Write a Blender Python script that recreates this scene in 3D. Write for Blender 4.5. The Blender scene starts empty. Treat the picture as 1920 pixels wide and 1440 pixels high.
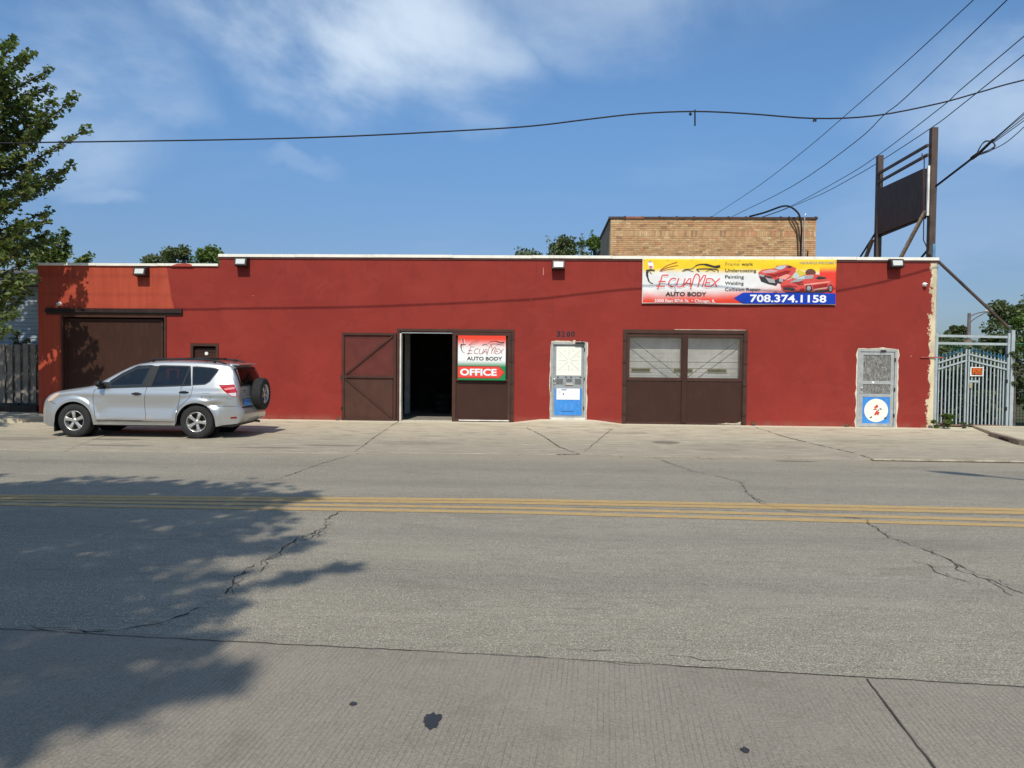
import bpy, bmesh, math, random
from math import sin, cos, tan, pi, radians, sqrt, atan2
from mathutils import Vector, Matrix, noise
random.seed(7)
sc = bpy.context.scene
COL = sc.collection

# ------------------------------------------------------------------ camera
FPX, PSI, PIT, ROLL, CH = 1443.0, radians(2.15), -math.atan(42/1443.), .0102, 1.75
cam_d = bpy.data.cameras.new('camera'); cam = bpy.data.objects.new('camera', cam_d); COL.objects.link(cam)
RM = Matrix.Rotation(PSI, 3, 'Z') @ Matrix.Rotation(pi/2+PIT, 3, 'X') @ Matrix.Rotation(ROLL, 3, 'Z')
cam.matrix_world = Matrix.Translation((0, 0, CH)) @ RM.to_4x4()
cam_d.sensor_fit = 'HORIZONTAL'; cam_d.sensor_width = 36; cam_d.lens = 36*FPX/1920
cam_d.clip_start = .05; cam_d.clip_end = 2000
sc.camera = cam
# ------------------------------------------------------------------ sky and sun
SUN_EL, SUN_AZ = radians(48), radians(3)        # sun stands behind the camera, slightly to its left
world = bpy.data.worlds.new('World'); sc.world = world; world.use_nodes = True
SKY_STRENGTH = .105
SUN_STRENGTH = 4.0
sun_d = bpy.data.lights.new('sun', 'SUN'); sun_d.energy = SUN_STRENGTH; sun_d.angle = radians(.6); sun_d.color = (1, .935, .82)
sun = bpy.data.objects.new('sun', sun_d); COL.objects.link(sun)
to_sun = Vector((-sin(SUN_AZ)*cos(SUN_EL), -cos(SUN_AZ)*cos(SUN_EL), sin(SUN_EL)))
sun.rotation_euler = to_sun.to_track_quat('Z', 'Y').to_euler(); sun.location = (0, -20, 30)
sc.view_settings.view_transform = 'Standard'; sc.view_settings.look = 'None'
sc.view_settings.exposure = 0; sc.view_settings.gamma = 1; sc.view_settings.use_curve_mapping = False


def ray(px, py):
    return RM @ Vector(((px-960)/FPX, (720-py)/FPX, -1.))
def atY(px, py, Y):
    d = ray(px, py); return Vector((0, 0, CH)) + d*(Y/d.y)
def atZ(px, py, Z=0.):
    d = ray(px, py); return Vector((0, 0, CH)) + d*((Z-CH)/d.z)

# ------------------------------------------------------------------ node helper
class NT:
    def __init__(s, tree): s.t = tree; s.n = tree.nodes; s.l = tree.links
    def new(s, typ, **kw):
        n = s.n.new(typ)
        for k, v in kw.items(): setattr(n, k, v)
        return n
    def inp(s, sock, v):
        if v is None: return
        if hasattr(v, 'is_output'): s.l.new(v, sock)
        else:
            if isinstance(v, (tuple, list)) and len(v) == 3 and sock.type == 'RGBA': v = (*v, 1)
            sock.default_value = v
    def math(s, op, a, b=None, c=None, clamp=False):
        n = s.new('ShaderNodeMath', operation=op, use_clamp=clamp)
        for i, v in enumerate((a, b, c)):
            if v is not None: s.inp(n.inputs[i], v)
        return n.outputs[0]
    def vmath(s, op, a, b=None, out=0):
        n = s.new('ShaderNodeVectorMath', operation=op)
        s.inp(n.inputs[0], a)
        if b is not None: s.inp(n.inputs[1], b)
        return n.outputs[out]
    def mix(s, f, a, b, blend='MIX'):
        n = s.new('ShaderNodeMix', data_type='RGBA', blend_type=blend)
        s.inp(n.inputs[0], f); s.inp(n.inputs[6], a); s.inp(n.inputs[7], b)
        return n.outputs[2]
    def noise(s, vec, scale, detail=4, rough=.55, dist=0, out=0):
        n = s.new('ShaderNodeTexNoise'); s.inp(n.inputs['Vector'], vec)
        n.inputs['Scale'].default_value = scale; n.inputs['Detail'].default_value = detail
        n.inputs['Roughness'].default_value = rough; n.inputs['Distortion'].default_value = dist
        return n.outputs[out]
    def voro(s, vec, scale, feature='F1', out=0):
        n = s.new('ShaderNodeTexVoronoi', feature=feature); s.inp(n.inputs['Vector'], vec); n.inputs['Scale'].default_value = scale
        return n.outputs[out]
    def ramp(s, f, a, b, lo=0., hi=1., smooth=True):
        n = s.new('ShaderNodeMapRange', interpolation_type='SMOOTHSTEP' if smooth else 'LINEAR')
        for i, v in enumerate((f, a, b, lo, hi)): s.inp(n.inputs[i], v)
        return n.outputs[0]
    def scale(s, vec, sc_):
        n = s.new('ShaderNodeMapping'); s.inp(n.inputs[0], vec); n.inputs['Scale'].default_value = sc_
        return n.outputs[0]
    def obj(s): return s.new('ShaderNodeTexCoord').outputs['Object']
    def xyz(s, v):
        n = s.new('ShaderNodeSeparateXYZ'); s.inp(n.inputs[0], v); return n.outputs
    def bump(s, h, strength=.3, dist=.01):
        n = s.new('ShaderNodeBump'); s.inp(n.inputs['Height'], h)
        n.inputs['Strength'].default_value = strength; n.inputs['Distance'].default_value = dist
        return n.outputs[0]

MATS = {}
def mat(name, fn=None, col=(.5, .5, .5), rough=.6, metal=0., **kw):
    if name in MATS: return MATS[name]
    m = bpy.data.materials.new(name); m.use_nodes = True
    t = NT(m.node_tree); p = m.node_tree.nodes['Principled BSDF']
    p.inputs['Base Color'].default_value = (*col, 1); p.inputs['Roughness'].default_value = rough
    p.inputs['Metallic'].default_value = metal
    p.inputs['Specular IOR Level'].default_value = .3
    for k, v in kw.items(): p.inputs[k.replace('_', ' ')].default_value = v
    if fn: fn(t, p)
    m.diffuse_color = (*col, 1)
    MATS[name] = m
    return m
def worn(name, col, rough=.6, metal=0., var=.25, scale=3., dirt=(.12, .1, .08), dirt_amt=.2, bump=.15, bscale=60, **kw):
    """paint or metal with mottling, streaks of dirt and fine relief"""
    def fn(t, p):
        o = t.new('ShaderNodeNewGeometry').outputs['Position']
        n1 = t.noise(o, scale, 5)
        v = t.ramp(n1, .3, .7, 1-var, 1+var, False)
        c = t.mix(1., col, t.vmath('MULTIPLY', (1, 1, 1), (1, 1, 1)), 'MULTIPLY')
        c = t.vmath('MULTIPLY', col, (1, 1, 1))
        sc_ = t.new('ShaderNodeVectorMath', operation='SCALE'); t.inp(sc_.inputs[0], c); t.inp(sc_.inputs[3], v)
        n2 = t.noise(t.scale(o, (8, 8, 1.2)), 2.2, 6, .65)
        f = t.ramp(n2, .5, .75, 0, dirt_amt)
        t.l.new(t.mix(f, sc_.outputs[0], dirt), p.inputs['Base Color'])
        t.l.new(t.ramp(n2, .3, .8, rough-.08, min(1, rough+.15)), p.inputs['Roughness'])
        if bump: t.l.new(t.bump(t.noise(o, bscale, 3), bump, .004), p.inputs['Normal'])
    return mat(name, fn, col, rough, metal, **kw)

# sky: physical sky with thin drifting cloud
wt = NT(world.node_tree)
bg = world.node_tree.nodes['Background']
sky = wt.new('ShaderNodeTexSky'); sky.sky_type = 'NISHITA'; sky.sun_disc = False
sky.sun_elevation = SUN_EL; sky.sun_rotation = radians(180)+SUN_AZ
sky.altitude = 180; sky.air_density = 1.0; sky.dust_density = 1.6; sky.ozone_density = 3.0
gen = wt.new('ShaderNodeTexCoord').outputs['Generated']
camR, camU = RM @ Vector((1, 0, 0)), RM @ Vector((0, 1, 0))
gx = wt.xyz(gen)
zz = wt.math('ADD', wt.math('MAXIMUM', gx[2], 0.), .22)
comb = wt.new('ShaderNodeCombineXYZ'); wt.inp(comb.inputs[0], wt.math('DIVIDE', gx[0], zz)); wt.inp(comb.inputs[1], wt.math('DIVIDE', gx[1], zz))
cloudn = wt.noise(comb.outputs[0], 1.3, 9, .56, .35)
warp = wt.noise(gen, 4., 5, .6, out=1)
wv = wt.vmath('ADD', gen, wt.vmath('MULTIPLY', wt.vmath('SUBTRACT', warp, (.5, .5, .5)), (.16, .16, .16)))
total = None
for px, py, rx, ry, a in [(560, -20, 270, 120, .9), (740, 90, 260, 120, 1.), (900, 150, 150, 110, .8), (1180, -20, 330, 120, .6), (60, 60, 220, 110, .55), (210, 150, 150, 60, .35),
                          (585, 288, 80, 24, .2), (140, 395, 90, 26, .25), (1900, 380, 300, 200, .14), (-500, 100, 400, 200, .9), (2400, 50, 400, 180, .7), (1350, -500, 600, 200, .8), (200, -700, 600, 300, .8)]:
    c = ray(px, py).normalized()
    d = wt.vmath('SUBTRACT', wv, tuple(c))
    u = wt.math('DIVIDE', wt.vmath('DOT_PRODUCT', d, tuple(camR), 1), rx/FPX)
    v = wt.math('DIVIDE', wt.vmath('DOT_PRODUCT', d, tuple(camU), 1), ry/FPX)
    fr = wt.ramp(wt.vmath('DOT_PRODUCT', gen, tuple(c), 1), .2, .5)
    r2 = wt.math('ADD', wt.math('MULTIPLY', u, u), wt.math('MULTIPLY', v, v))
    m_ = wt.math('MULTIPLY', wt.math('MULTIPLY', wt.ramp(r2, 1.3, 0., 0, a), fr), 1.)
    total = m_ if total is None else wt.math('MAXIMUM', total, m_)
dens = wt.math('MULTIPLY', total, wt.ramp(cloudn, .36, .62, .02, 1.))
thin = wt.ramp(wt.noise(wt.scale(comb.outputs[0], (1, 1.7, 1)), .8, 6, .6), .5, .85, 0, .16)
dens = wt.math('MINIMUM', wt.math('ADD', dens, thin), 1.)
grade = wt.mix(wt.ramp(gx[2], .08, .36), (.68, .80, .98), (.87, 1.19, 1.38))
haze_f = wt.ramp(gx[2], .0, .3, .12, .03)
skyc = wt.mix(haze_f, wt.mix(1., sky.outputs[0], grade, 'MULTIPLY'), (3.2, 4.3, 6.0))
cl = wt.mix(wt.math('MULTIPLY', dens, .95), skyc, (6.4, 7.6, 9.0))
wt.l.new(cl, bg.inputs[0]); bg.inputs[1].default_value = SKY_STRENGTH

# ------------------------------------------------------------------ mesh helpers
def tag(o, label=None, cat=None, group=None, kind=None):
    if label: o['label'] = label
    if cat: o['category'] = cat
    if group: o['group'] = group
    if kind: o['kind'] = kind
    return o
def obj(name, me, parent=None, m=None):
    o = bpy.data.objects.new(name, me); COL.objects.link(o)
    if parent: o.parent = parent
    if m is not None and me is not None and len(me.materials) == 0: me.materials.append(m)
    return o
def thing(name, label, cat, loc=(0, 0, 0), group=None, rz=0):
    o = bpy.data.objects.new(name, None); COL.objects.link(o); o.location = loc; o.rotation_euler = (0, 0, rz)
    o.empty_display_size = .2
    return tag(o, label, cat, group)
class MB:
    """collects verts/faces; build() links them as one mesh object"""
    def __init__(s, off=(0, 0, 0)): s.v = []; s.f = []; s.off = Vector(off); s.mi = []
    def add(s, vs, fs, mi=0):
        n = len(s.v); s.v += [Vector(v)-s.off for v in vs]; s.f += [tuple(i+n for i in f) for f in fs]; s.mi += [mi]*len(fs); return s
    def box(s, x0, x1, y0, y1, z0, z1, mi=0):
        vs = [(x, y, z) for x in (x0, x1) for y in (y0, y1) for z in (z0, z1)]
        return s.add(vs, [(0, 1, 3, 2), (4, 6, 7, 5), (0, 4, 5, 1), (2, 3, 7, 6), (0, 2, 6, 4), (1, 5, 7, 3)], mi)
    def bar(s, a, b, w, h=None, up=(0, 0, 1), mi=0):
        """rectangular bar from a to b"""
        a, b = Vector(a), Vector(b); d = (b-a).normalized(); h = h or w
        u = Vector(up)
        if abs(d.dot(u)) > .99: u = Vector((0, 1, 0))
        r = d.cross(u).normalized()*w/2; t = r.cross(d).normalized()*h/2
        vs = [a-r-t, a+r-t, a+r+t, a-r+t, b-r-t, b+r-t, b+r+t, b-r+t]
        return s.add(vs, [(0, 3, 2, 1), (4, 5, 6, 7), (0, 1, 5, 4), (1, 2, 6, 5), (2, 3, 7, 6), (3, 0, 4, 7)], mi)
    def tube(s, pts, r, n=8, mi=0, caps=True):
        pts = [Vector(p) for p in pts]; rs = r if isinstance(r, (list, tuple)) else [r]*len(pts)
        vs, fs = [], []; last = None
        for i, p in enumerate(pts):
            d = (pts[min(i+1, len(pts)-1)]-pts[max(i-1, 0)]).normalized()
            if last is None:
                u = Vector((0, 0, 1)) if abs(d.z) < .9 else Vector((1, 0, 0))
                x = d.cross(u).normalized()
            else: x = (last-d*last.dot(d)).normalized()
            last = x; y = d.cross(x)
            for k in range(n):
                a = 2*pi*k/n; vs.append(p+(x*cos(a)+y*sin(a))*rs[i])
        for i in range(len(pts)-1):
            for k in range(n):
                fs.append((i*n+k, i*n+(k+1) % n, (i+1)*n+(k+1) % n, (i+1)*n+k))
        if caps: fs += [tuple(range(n-1, -1, -1)), tuple((len(pts)-1)*n+k for k in range(n))]
        return s.add(vs, fs, mi)
    def prism(s, poly, y0, y1, mi=0):
        """polygon in x,z extruded along y"""
        n = len(poly)
        ar = sum(poly[i][0]*poly[(i+1) % n][1]-poly[(i+1) % n][0]*poly[i][1] for i in range(n))
        if ar < 0: poly = poly[::-1]
        vs = [(x, y0, z) for x, z in poly]+[(x, y1, z) for x, z in poly]
        fs = [tuple(range(n)), tuple(range(2*n-1, n-1, -1))]+[((i+1) % n, i, n+i, n+(i+1) % n) for i in range(n)]
        return s.add(vs, fs, mi)
    def flat(s, poly, z, h=.02, mi=0):
        """polygon in x,y extruded down by h from z"""
        n = len(poly)
        ar = sum(poly[i][0]*poly[(i+1) % n][1]-poly[(i+1) % n][0]*poly[i][1] for i in range(n))
        if ar < 0: poly = poly[::-1]
        vs = [(x, y, z) for x, y in poly]+[(x, y, z-h) for x, y in poly]
        return s.add(vs, [tuple(range(n)), tuple(range(2*n-1, n-1, -1))]+[((i+1) % n, i, n+i, n+(i+1) % n) for i in range(n)], mi)
    def lathe(s, prof, c, axis='Y', n=24, mi=0):
        """prof: list of (radius, along)"""
        vs, fs = [], []; c = Vector(c)
        for r, t in prof:
            for k in range(n):
                a = 2*pi*k/n
                if axis == 'Y': vs.append(c+Vector((r*cos(a), t, r*sin(a))))
                elif axis == 'X': vs.append(c+Vector((t, r*cos(a), r*sin(a))))
                else: vs.append(c+Vector((r*cos(a), r*sin(a), t)))
        for i in range(len(prof)-1):
            for k in range(n): fs.append((i*n+k, (i+1)*n+k, (i+1)*n+(k+1) % n, i*n+(k+1) % n))
        return s.add(vs, fs, mi)
    def mesh(s, name, mats, smooth=False, bevel=0):
        me = bpy.data.meshes.new(name); me.from_pydata([tuple(v) for v in s.v], [], s.f)
        for m in (mats if isinstance(mats, (list, tuple)) else [mats]): me.materials.append(m)
        if max(s.mi, default=0) > 0: me.polygons.foreach_set('material_index', s.mi)
        if bevel:
            bm = bmesh.new(); bm.from_mesh(me)
            es = [e for e in bm.edges if len(e.link_faces) == 2 and e.calc_face_angle(0) > .5]
            bmesh.ops.bevel(bm, geom=es, offset=bevel, segments=1, affect='EDGES'); bm.to_mesh(me); bm.free()
        if smooth: me.polygons.foreach_set('use_smooth', [True]*len(me.polygons))
        me.update(); return me
    def build(s, name, mats, parent=None, smooth=False, bevel=0):
        return obj(name, s.mesh(name, mats, smooth, bevel), parent)
def auto_smooth(o, ang=35):
    me = o.data
    bm = bmesh.new(); bm.from_mesh(me)
    for e in bm.edges:
        if len(e.link_faces) == 2: e.smooth = e.calc_face_angle(0) < radians(ang)
    for f in bm.faces: f.smooth = True
    bm.to_mesh(me); bm.free(); return o
def struct(name, mb, m, parent=None):
    o = mb.build(name, m, parent)
    if parent is None: o['kind'] = 'structure'
    return o
def box_part(name, m, parent, x0, x1, y0, y1, z0, z1, bevel=0):
    off = parent.location if parent else (0, 0, 0)
    return MB(WP(parent)).box(x0, x1, y0, y1, z0, z1).build(name, m, parent, bevel=bevel)
def WP(o):
    v = Vector((0, 0, 0))
    while o: v = v+o.location; o = o.parent
    return v
def text_mesh(body, size, bold=0., sx=1., shear=0., align='LEFT', spacing=1.):
    cu = bpy.data.curves.new('lettering', 'FONT'); cu.body = body; cu.size = size; cu.align_x = align
    cu.offset = bold; cu.shear = shear; cu.resolution_u = 3; cu.space_character = spacing; cu.extrude = 0
    o = bpy.data.objects.new('tmp', cu); COL.objects.link(o)
    dg = bpy.context.evaluated_depsgraph_get(); me = bpy.data.meshes.new_from_object(o.evaluated_get(dg))
    bpy.data.objects.remove(o)
    for v in me.vertices: v.co.x *= sx
    return me
def place_text(name, body, x, z, y, size, m, parent, width=None, depth=.0, surf=None, **kw):
    """lettering standing in the facade plane, baseline left at x,z"""
    me = text_mesh(body, size, **kw)
    xs = [v.co.x for v in me.vertices]; x0, x1 = min(xs), max(xs)
    k = (width/(x1-x0)) if width else 1.
    off = WP(parent)
    for v in me.vertices:
        X, Z = x+(v.co.x-x0)*k, z+v.co.y
        Y = y+(surf(X, Z) if surf else 0)
        v.co = Vector((X, Y, Z))-off
    me.materials.clear(); me.materials.append(m); me.update()
    return obj(name, me, parent)
def stroke(mb, pts, w, y, surf=None, mi=0):
    """flat ribbon in the facade plane through (x,z) points; w may be list"""
    n = len(pts); ws = w if isinstance(w, (list, tuple)) else [w]*n
    if surf:                                  # short steps so that the print follows the creases
        P2, W2 = [], []
        for i in range(n-1):
            (ax, az), (bx, bz) = pts[i][:2], pts[i+1][:2]; k = max(1, int(sqrt((bx-ax)**2+(bz-az)**2)/.04))
            for j in range(k): P2.append((ax+(bx-ax)*j/k, az+(bz-az)*j/k)); W2.append(ws[i]+(ws[i+1]-ws[i])*j/k)
        P2.append(tuple(pts[-1])[:2]); W2.append(ws[-1]); pts, ws, n = P2, W2, len(P2)
    vs = []
    for i in range(n):
        a, b = pts[max(i-1, 0)], pts[min(i+1, n-1)]
        dx, dz = b[0]-a[0], b[1]-a[1]; L = sqrt(dx*dx+dz*dz) or 1
        nx, nz = -dz/L*ws[i]/2, dx/L*ws[i]/2
        for s_ in (1, -1):
            X, Z = pts[i][0]+nx*s_, pts[i][1]+nz*s_
            vs.append((X, y+(surf(X, Z) if surf else 0), Z))
    mb.add(vs, [(2*i, 2*i+1, 2*i+3, 2*i+2) for i in range(n-1)], mi)
def curve(pts, n=8):
    """catmull-rom through points of any dimension"""
    P = [Vector(p) for p in pts]; P = [P[0]*2-P[1]]+P+[P[-1]*2-P[-2]]; out = []
    for i in range(1, len(P)-2):
        for k in range(n):
            t = k/n; a, b, c, d = P[i-1:i+3]
            out.append(.5*((2*b)+(c-a)*t+(2*a-5*b+4*c-d)*t*t+(3*b-a-3*c+d)*t**3))
    out.append(P[-2]); return out

# ------------------------------------------------------------------ ground materials
def asphalt_fn(t, p):
    o = t.new('ShaderNodeNewGeometry').outputs['Position']
    big = t.noise(t.scale(o, (.22, .9, 1)), 1., 5, .6)
    mid = t.noise(t.scale(o, (1.2, 5, 1)), 1.6, 6, .65)
    g1 = t.noise(o, 95, 2, .7); g2 = t.voro(o, 120, out=1)
    g2v = t.xyz(g2)[0]
    c = t.mix(t.ramp(big, .3, .7), (.228, .203, .158), (.30, .27, .212))
    c = t.mix(t.ramp(mid, .35, .75, 0, .7), c, (.19, .168, .128))
    c = t.mix(t.ramp(g1, .44, .62, 0, .8), c, (.45, .40, .30)); c = t.mix(t.ramp(g1, .46, .34, 0, .5), c, (.12, .105, .08))
    c = t.mix(t.ramp(g2v, .6, 1., 0, .55), c, (.09, .082, .068))
    c = t.mix(t.ramp(g2v, .16, .0, 0, .6), c, (.62, .56, .45))
    y = t.xyz(o)[1]
    # pale worn edge against the driveways, darker worn wheel paths
    f = t.ramp(t.math('ADD', y, t.math('MULTIPLY', t.noise(t.scale(o, (1, 2.5, 1)), 1.4, 5), 1.0)), 13.6, 14.9, 0, .75)
    c = t.mix(f, c, (.36, .31, .22))
    for yc, w in ((6.1, .5), (7.7, .45), (10.9, .45), (12.5, .5)):
        d = t.math('ABSOLUTE', t.math('SUBTRACT', y, yc))
        c = t.mix(t.ramp(d, w, 0, 0, .17), c, (.13, .128, .12))
    stk = t.noise(t.scale(o, (1.4, 16, 1)), 1.5, 6, .7); c = t.mix(t.ramp(stk, .52, .70, 0, .45), c, (.15, .132, .108)); c = t.mix(t.ramp(stk, .46, .34, 0, .35), c, (.38, .345, .27))
    pt = t.noise(t.scale(o, (.6, 1.4, 1)), .7, 7, .7); c = t.mix(t.ramp(pt, .55, .62, 0, .28), c, (.36, .325, .25)); c = t.mix(t.ramp(pt, .42, .36, 0, .25), c, (.16, .14, .105))
    sm_ = t.math('ADD', y, t.math('MULTIPLY', t.noise(t.scale(o, (.8, 1, 1)), 2.2, 5, .7), .16)); sd = t.math('ABSOLUTE', t.math('SUBTRACT', sm_, 9.33))
    c = t.mix(t.math('MULTIPLY', t.ramp(sd, .03, .008), t.ramp(mid, .4, .55, 0, .6)), c, (.06, .052, .04))
    # small tar spots and chips, long in the direction of traffic
    sp = t.voro(t.scale(o, (5, 13, 1)), 1.); 
    c = t.mix(t.ramp(sp, .07, .035, 0, .55), c, (.07, .068, .062))
    for sx, sy, rx, ry, a in ((4.62, 14.05, .42, .13, .5), (8.3, 13.0, 1.1, .16, .15), (6.0, 13.35, .8, .1, .12), (-8., 12.6, 1.5, .2, .12)):
        d = t.vmath('SUBTRACT', o, (sx, sy, 0)); x_ = t.xyz(d)
        r = t.math('ADD', t.math('POWER', t.math('ABSOLUTE', t.math('DIVIDE', x_[0], rx)), 2.), t.math('POWER', t.math('ABSOLUTE', t.math('DIVIDE', x_[1], ry)), 2.))
        c = t.mix(t.ramp(t.math('ADD', r, mid), 1.7, 1.1, 0, a), c, (.07, .065, .05))
    t.l.new(c, p.inputs['Base Color']); p.inputs['Roughness'].default_value = .88
    h = t.math('ADD', t.math('MULTIPLY', g1, .7), t.math('MULTIPLY', g2v, .6))
    t.l.new(t.bump(h, .8, .008), p.inputs['Normal'])
M_ASPH = mat('asphalt', asphalt_fn, (.23, .22, .2), .9)

LANE_ROT = radians(-5.0)
def lane_fn(t, p):
    o = t.new('ShaderNodeNewGeometry').outputs['Position']
    n = t.new('ShaderNodeMapping'); t.inp(n.inputs[0], o); n.inputs['Rotation'].default_value = (0, 0, -LANE_ROT); q = n.outputs[0]
    x = t.xyz(q)
    wob = t.math('MULTIPLY', t.noise(t.scale(q, (1, .6, 1)), 1.3, 2), .035)
    u = t.math('DIVIDE', t.math('ADD', x[0], wob), .029)
    cell = t.math('FLOOR', u); fr = t.math('ABSOLUTE', t.math('SUBTRACT', t.math('FRACT', u), .5))
    cm = t.new('ShaderNodeCombineXYZ'); t.inp(cm.inputs[0], cell); t.inp(cm.inputs[1], t.math('MULTIPLY', x[1], 2.2))
    br = t.noise(cm.outputs[0], 1.15, 3, .7)
    br2 = t.noise(q, .8, 4, .6)
    line = t.math('MULTIPLY', t.ramp(fr, .11, .02), t.ramp(t.math('ADD', br, t.math('MULTIPLY', br2, .8)), .70, 1.08))
    big = t.noise(q, .9, 6, .6); fine = t.noise(q, 85, 4, .8); sp = t.voro(q, 38)
    c = t.mix(t.ramp(big, .3, .7), (.205, .178, .14), (.25, .218, .172))
    c = t.mix(t.ramp(fine, .45, .62, 0, .6), c, (.36, .315, .245)); c = t.mix(t.ramp(fine, .45, .32, 0, .5), c, (.12, .105, .08))
    c = t.mix(t.ramp(sp, .12, .05, 0, .5), c, (.35, .33, .28))
    c = t.mix(t.ramp(t.voro(q, 7.3), .05, .02, 0, .7), c, (.06, .055, .05))
    bl = t.noise(q, 2.6, 7, .7); c = t.mix(t.ramp(bl, .52, .68, 0, .35), c, (.16, .135, .095)); c = t.mix(t.ramp(bl, .42, .3, 0, .3), c, (.33, .29, .215))
    c = t.mix(t.math('MULTIPLY', line, .48), c, (.08, .068, .052))
    t.l.new(c, p.inputs['Base Color']); p.inputs['Roughness'].default_value = .85
    h = t.math('SUBTRACT', t.math('MULTIPLY', fine, .6), t.math('MULTIPLY', line, .6))
    t.l.new(t.bump(h, .4, .006), p.inputs['Normal'])
M_LANE = mat('grooved_concrete', lane_fn, (.17, .16, .14), .85)

def apron_fn(t, p):
    o = t.new('ShaderNodeNewGeometry').outputs['Position']; x = t.xyz(o)
    big = t.noise(t.scale(o, (.5, 1.2, 1)), .9, 6, .62); str_ = t.noise(t.scale(o, (1.3, 6.5, 1)), 1.1, 7, .66)
    fine = t.noise(o, 45, 4, .7); hs_ = t.noise(t.scale(o, (2.2, 15, 1)), 1.4, 7, .75)
    yy = t.math('ADD', x[1], t.math('MULTIPLY', t.math('SUBTRACT', big, .5), 3.))
    c = t.mix(t.ramp(yy, 15., 20.3), (.345, .30, .222), (.56, .485, .34))
    c = t.mix(t.ramp(str_, .46, .66, 0, .8), c, (.25, .215, .155))
    c = t.mix(t.ramp(str_, .44, .3, 0, .65), c, (.58, .50, .35))
    c = t.mix(t.ramp(big, .55, .8, 0, .5), c, (.29, .245, .17))
    c = t.mix(t.ramp(fine, .4, .7, 0, .25), c, (.26, .23, .18)); c = t.mix(t.ramp(hs_, .52, .68, 0, .55), c, (.21, .18, .14)); c = t.mix(t.ramp(hs_, .46, .36, 0, .5), c, (.60, .53, .40)); c = t.mix(t.ramp(t.math('ADD', x[1], t.math('MULTIPLY', hs_, .5)), 20.6, 21.1, 0, .75), c, (.68, .60, .44))
    c = t.mix(t.ramp(t.voro(t.scale(o, (1, 2.2, 1)), 2.2), .06, .02, 0, .6), c, (.1, .09, .075))
    for sx, sy, rx, ry, a in ((2.72, 16.75, .30, .28, .62), (3.6, 15.6, .5, .2, .25), (-8.95, 15.9, .55, .16, .55), (-10.9, 15.8, .7, .35, .32), (-2.6, 16.0, .9, .35, .2), (1.9, 18.6, .7, .3, .25),
                              (-4.2, 15.4, .6, .12, .5), (-5.3, 14.9, .7, .1, .5), (4.4, 16.3, 1.2, .5, .15), (7.4, 17.5, 1.1, .5, .18), (-8.4, 14.9, .7, .14, .5), (5.4, 17.1, .5, .2, .2)):
        d = t.vmath('SUBTRACT', o, (sx, sy, 0)); x_ = t.xyz(d)
        r = t.math('ADD', t.math('POWER', t.math('ABSOLUTE', t.math('DIVIDE', x_[0], rx)), 2.), t.math('POWER', t.math('ABSOLUTE', t.math('DIVIDE', x_[1], ry)), 2.))
        c = t.mix(t.ramp(t.math('ADD', r, t.math('MULTIPLY', str_, 1.2)), 2.0, 1.2, 0, a), c, (.09, .078, .062))
    t.l.new(c, p.inputs['Base Color']); p.inputs['Roughness'].default_value = .86
    t.l.new(t.bump(t.math('ADD', fine, t.math('MULTIPLY', str_, .6)), .35, .008), p.inputs['Normal'])
M_APRON = mat('driveway_concrete', apron_fn, (.34, .3, .24), .86)
M_CRACK = worn('crack_filling', (.055, .048, .038), .95, var=.5, bump=0)
M_JOINT = worn('joint_dirt', (.06, .05, .038), .95, var=.5, bump=0)

def soil_fn(t, p):
    o = t.new('ShaderNodeNewGeometry').outputs['Position']
    n = t.noise(o, 1.2, 8, .7); n2 = t.noise(o, 30, 4, .7)
    c = t.mix(t.ramp(n, .35, .65), (.055, .075, .025), (.12, .1, .06)); c = t.mix(t.ramp(n2, .4, .7, 0, .6), c, (.035, .05, .018))
    t.l.new(c, p.inputs['Base Color']); t.l.new(t.bump(n2, .8, .03), p.inputs['Normal'])
M_SOIL = mat('scrubby_soil', soil_fn, (.1, .09, .05), .95)

# ------------------------------------------------------------------ ground
WY = 21.05                       # front plane of the facade
EDGE = 14.45                     # where asphalt meets the concrete driveways
def apron_z(y): return .085*max(0., min(1., (y-EDGE)/(WY-EDGE)))
struct('ground', MB().box(-600, 600, -300, 900, -.6, -.06), M_SOIL)
struct('road', MB().add([(-120, -9, 0), (120, -9, 0), (120, EDGE+.5, 0), (-120, EDGE+.5, 0), (-120, -9, -.3), (120, -9, -.3), (120, EDGE+.5, -.3), (-120, EDGE+.5, -.3)],
       [(0, 1, 2, 3), (4, 7, 6, 5), (0, 4, 5, 1), (2, 6, 7, 3), (1, 5, 6, 2), (3, 7, 4, 0)]), M_ASPH)
# concrete parking lane under the camera, its far edge cutting slightly across the street
dl = Vector((cos(LANE_ROT), sin(LANE_ROT))); lp0 = Vector((-.15, 4.51))
a_, b_ = lp0-dl*45, lp0+dl*45
lane = struct('parking_lane', MB().flat([(a_.x, a_.y), (b_.x, b_.y), (b_.x-2, b_.y-9.), (a_.x-2, a_.y-9)], .004, .05), M_LANE)
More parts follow.
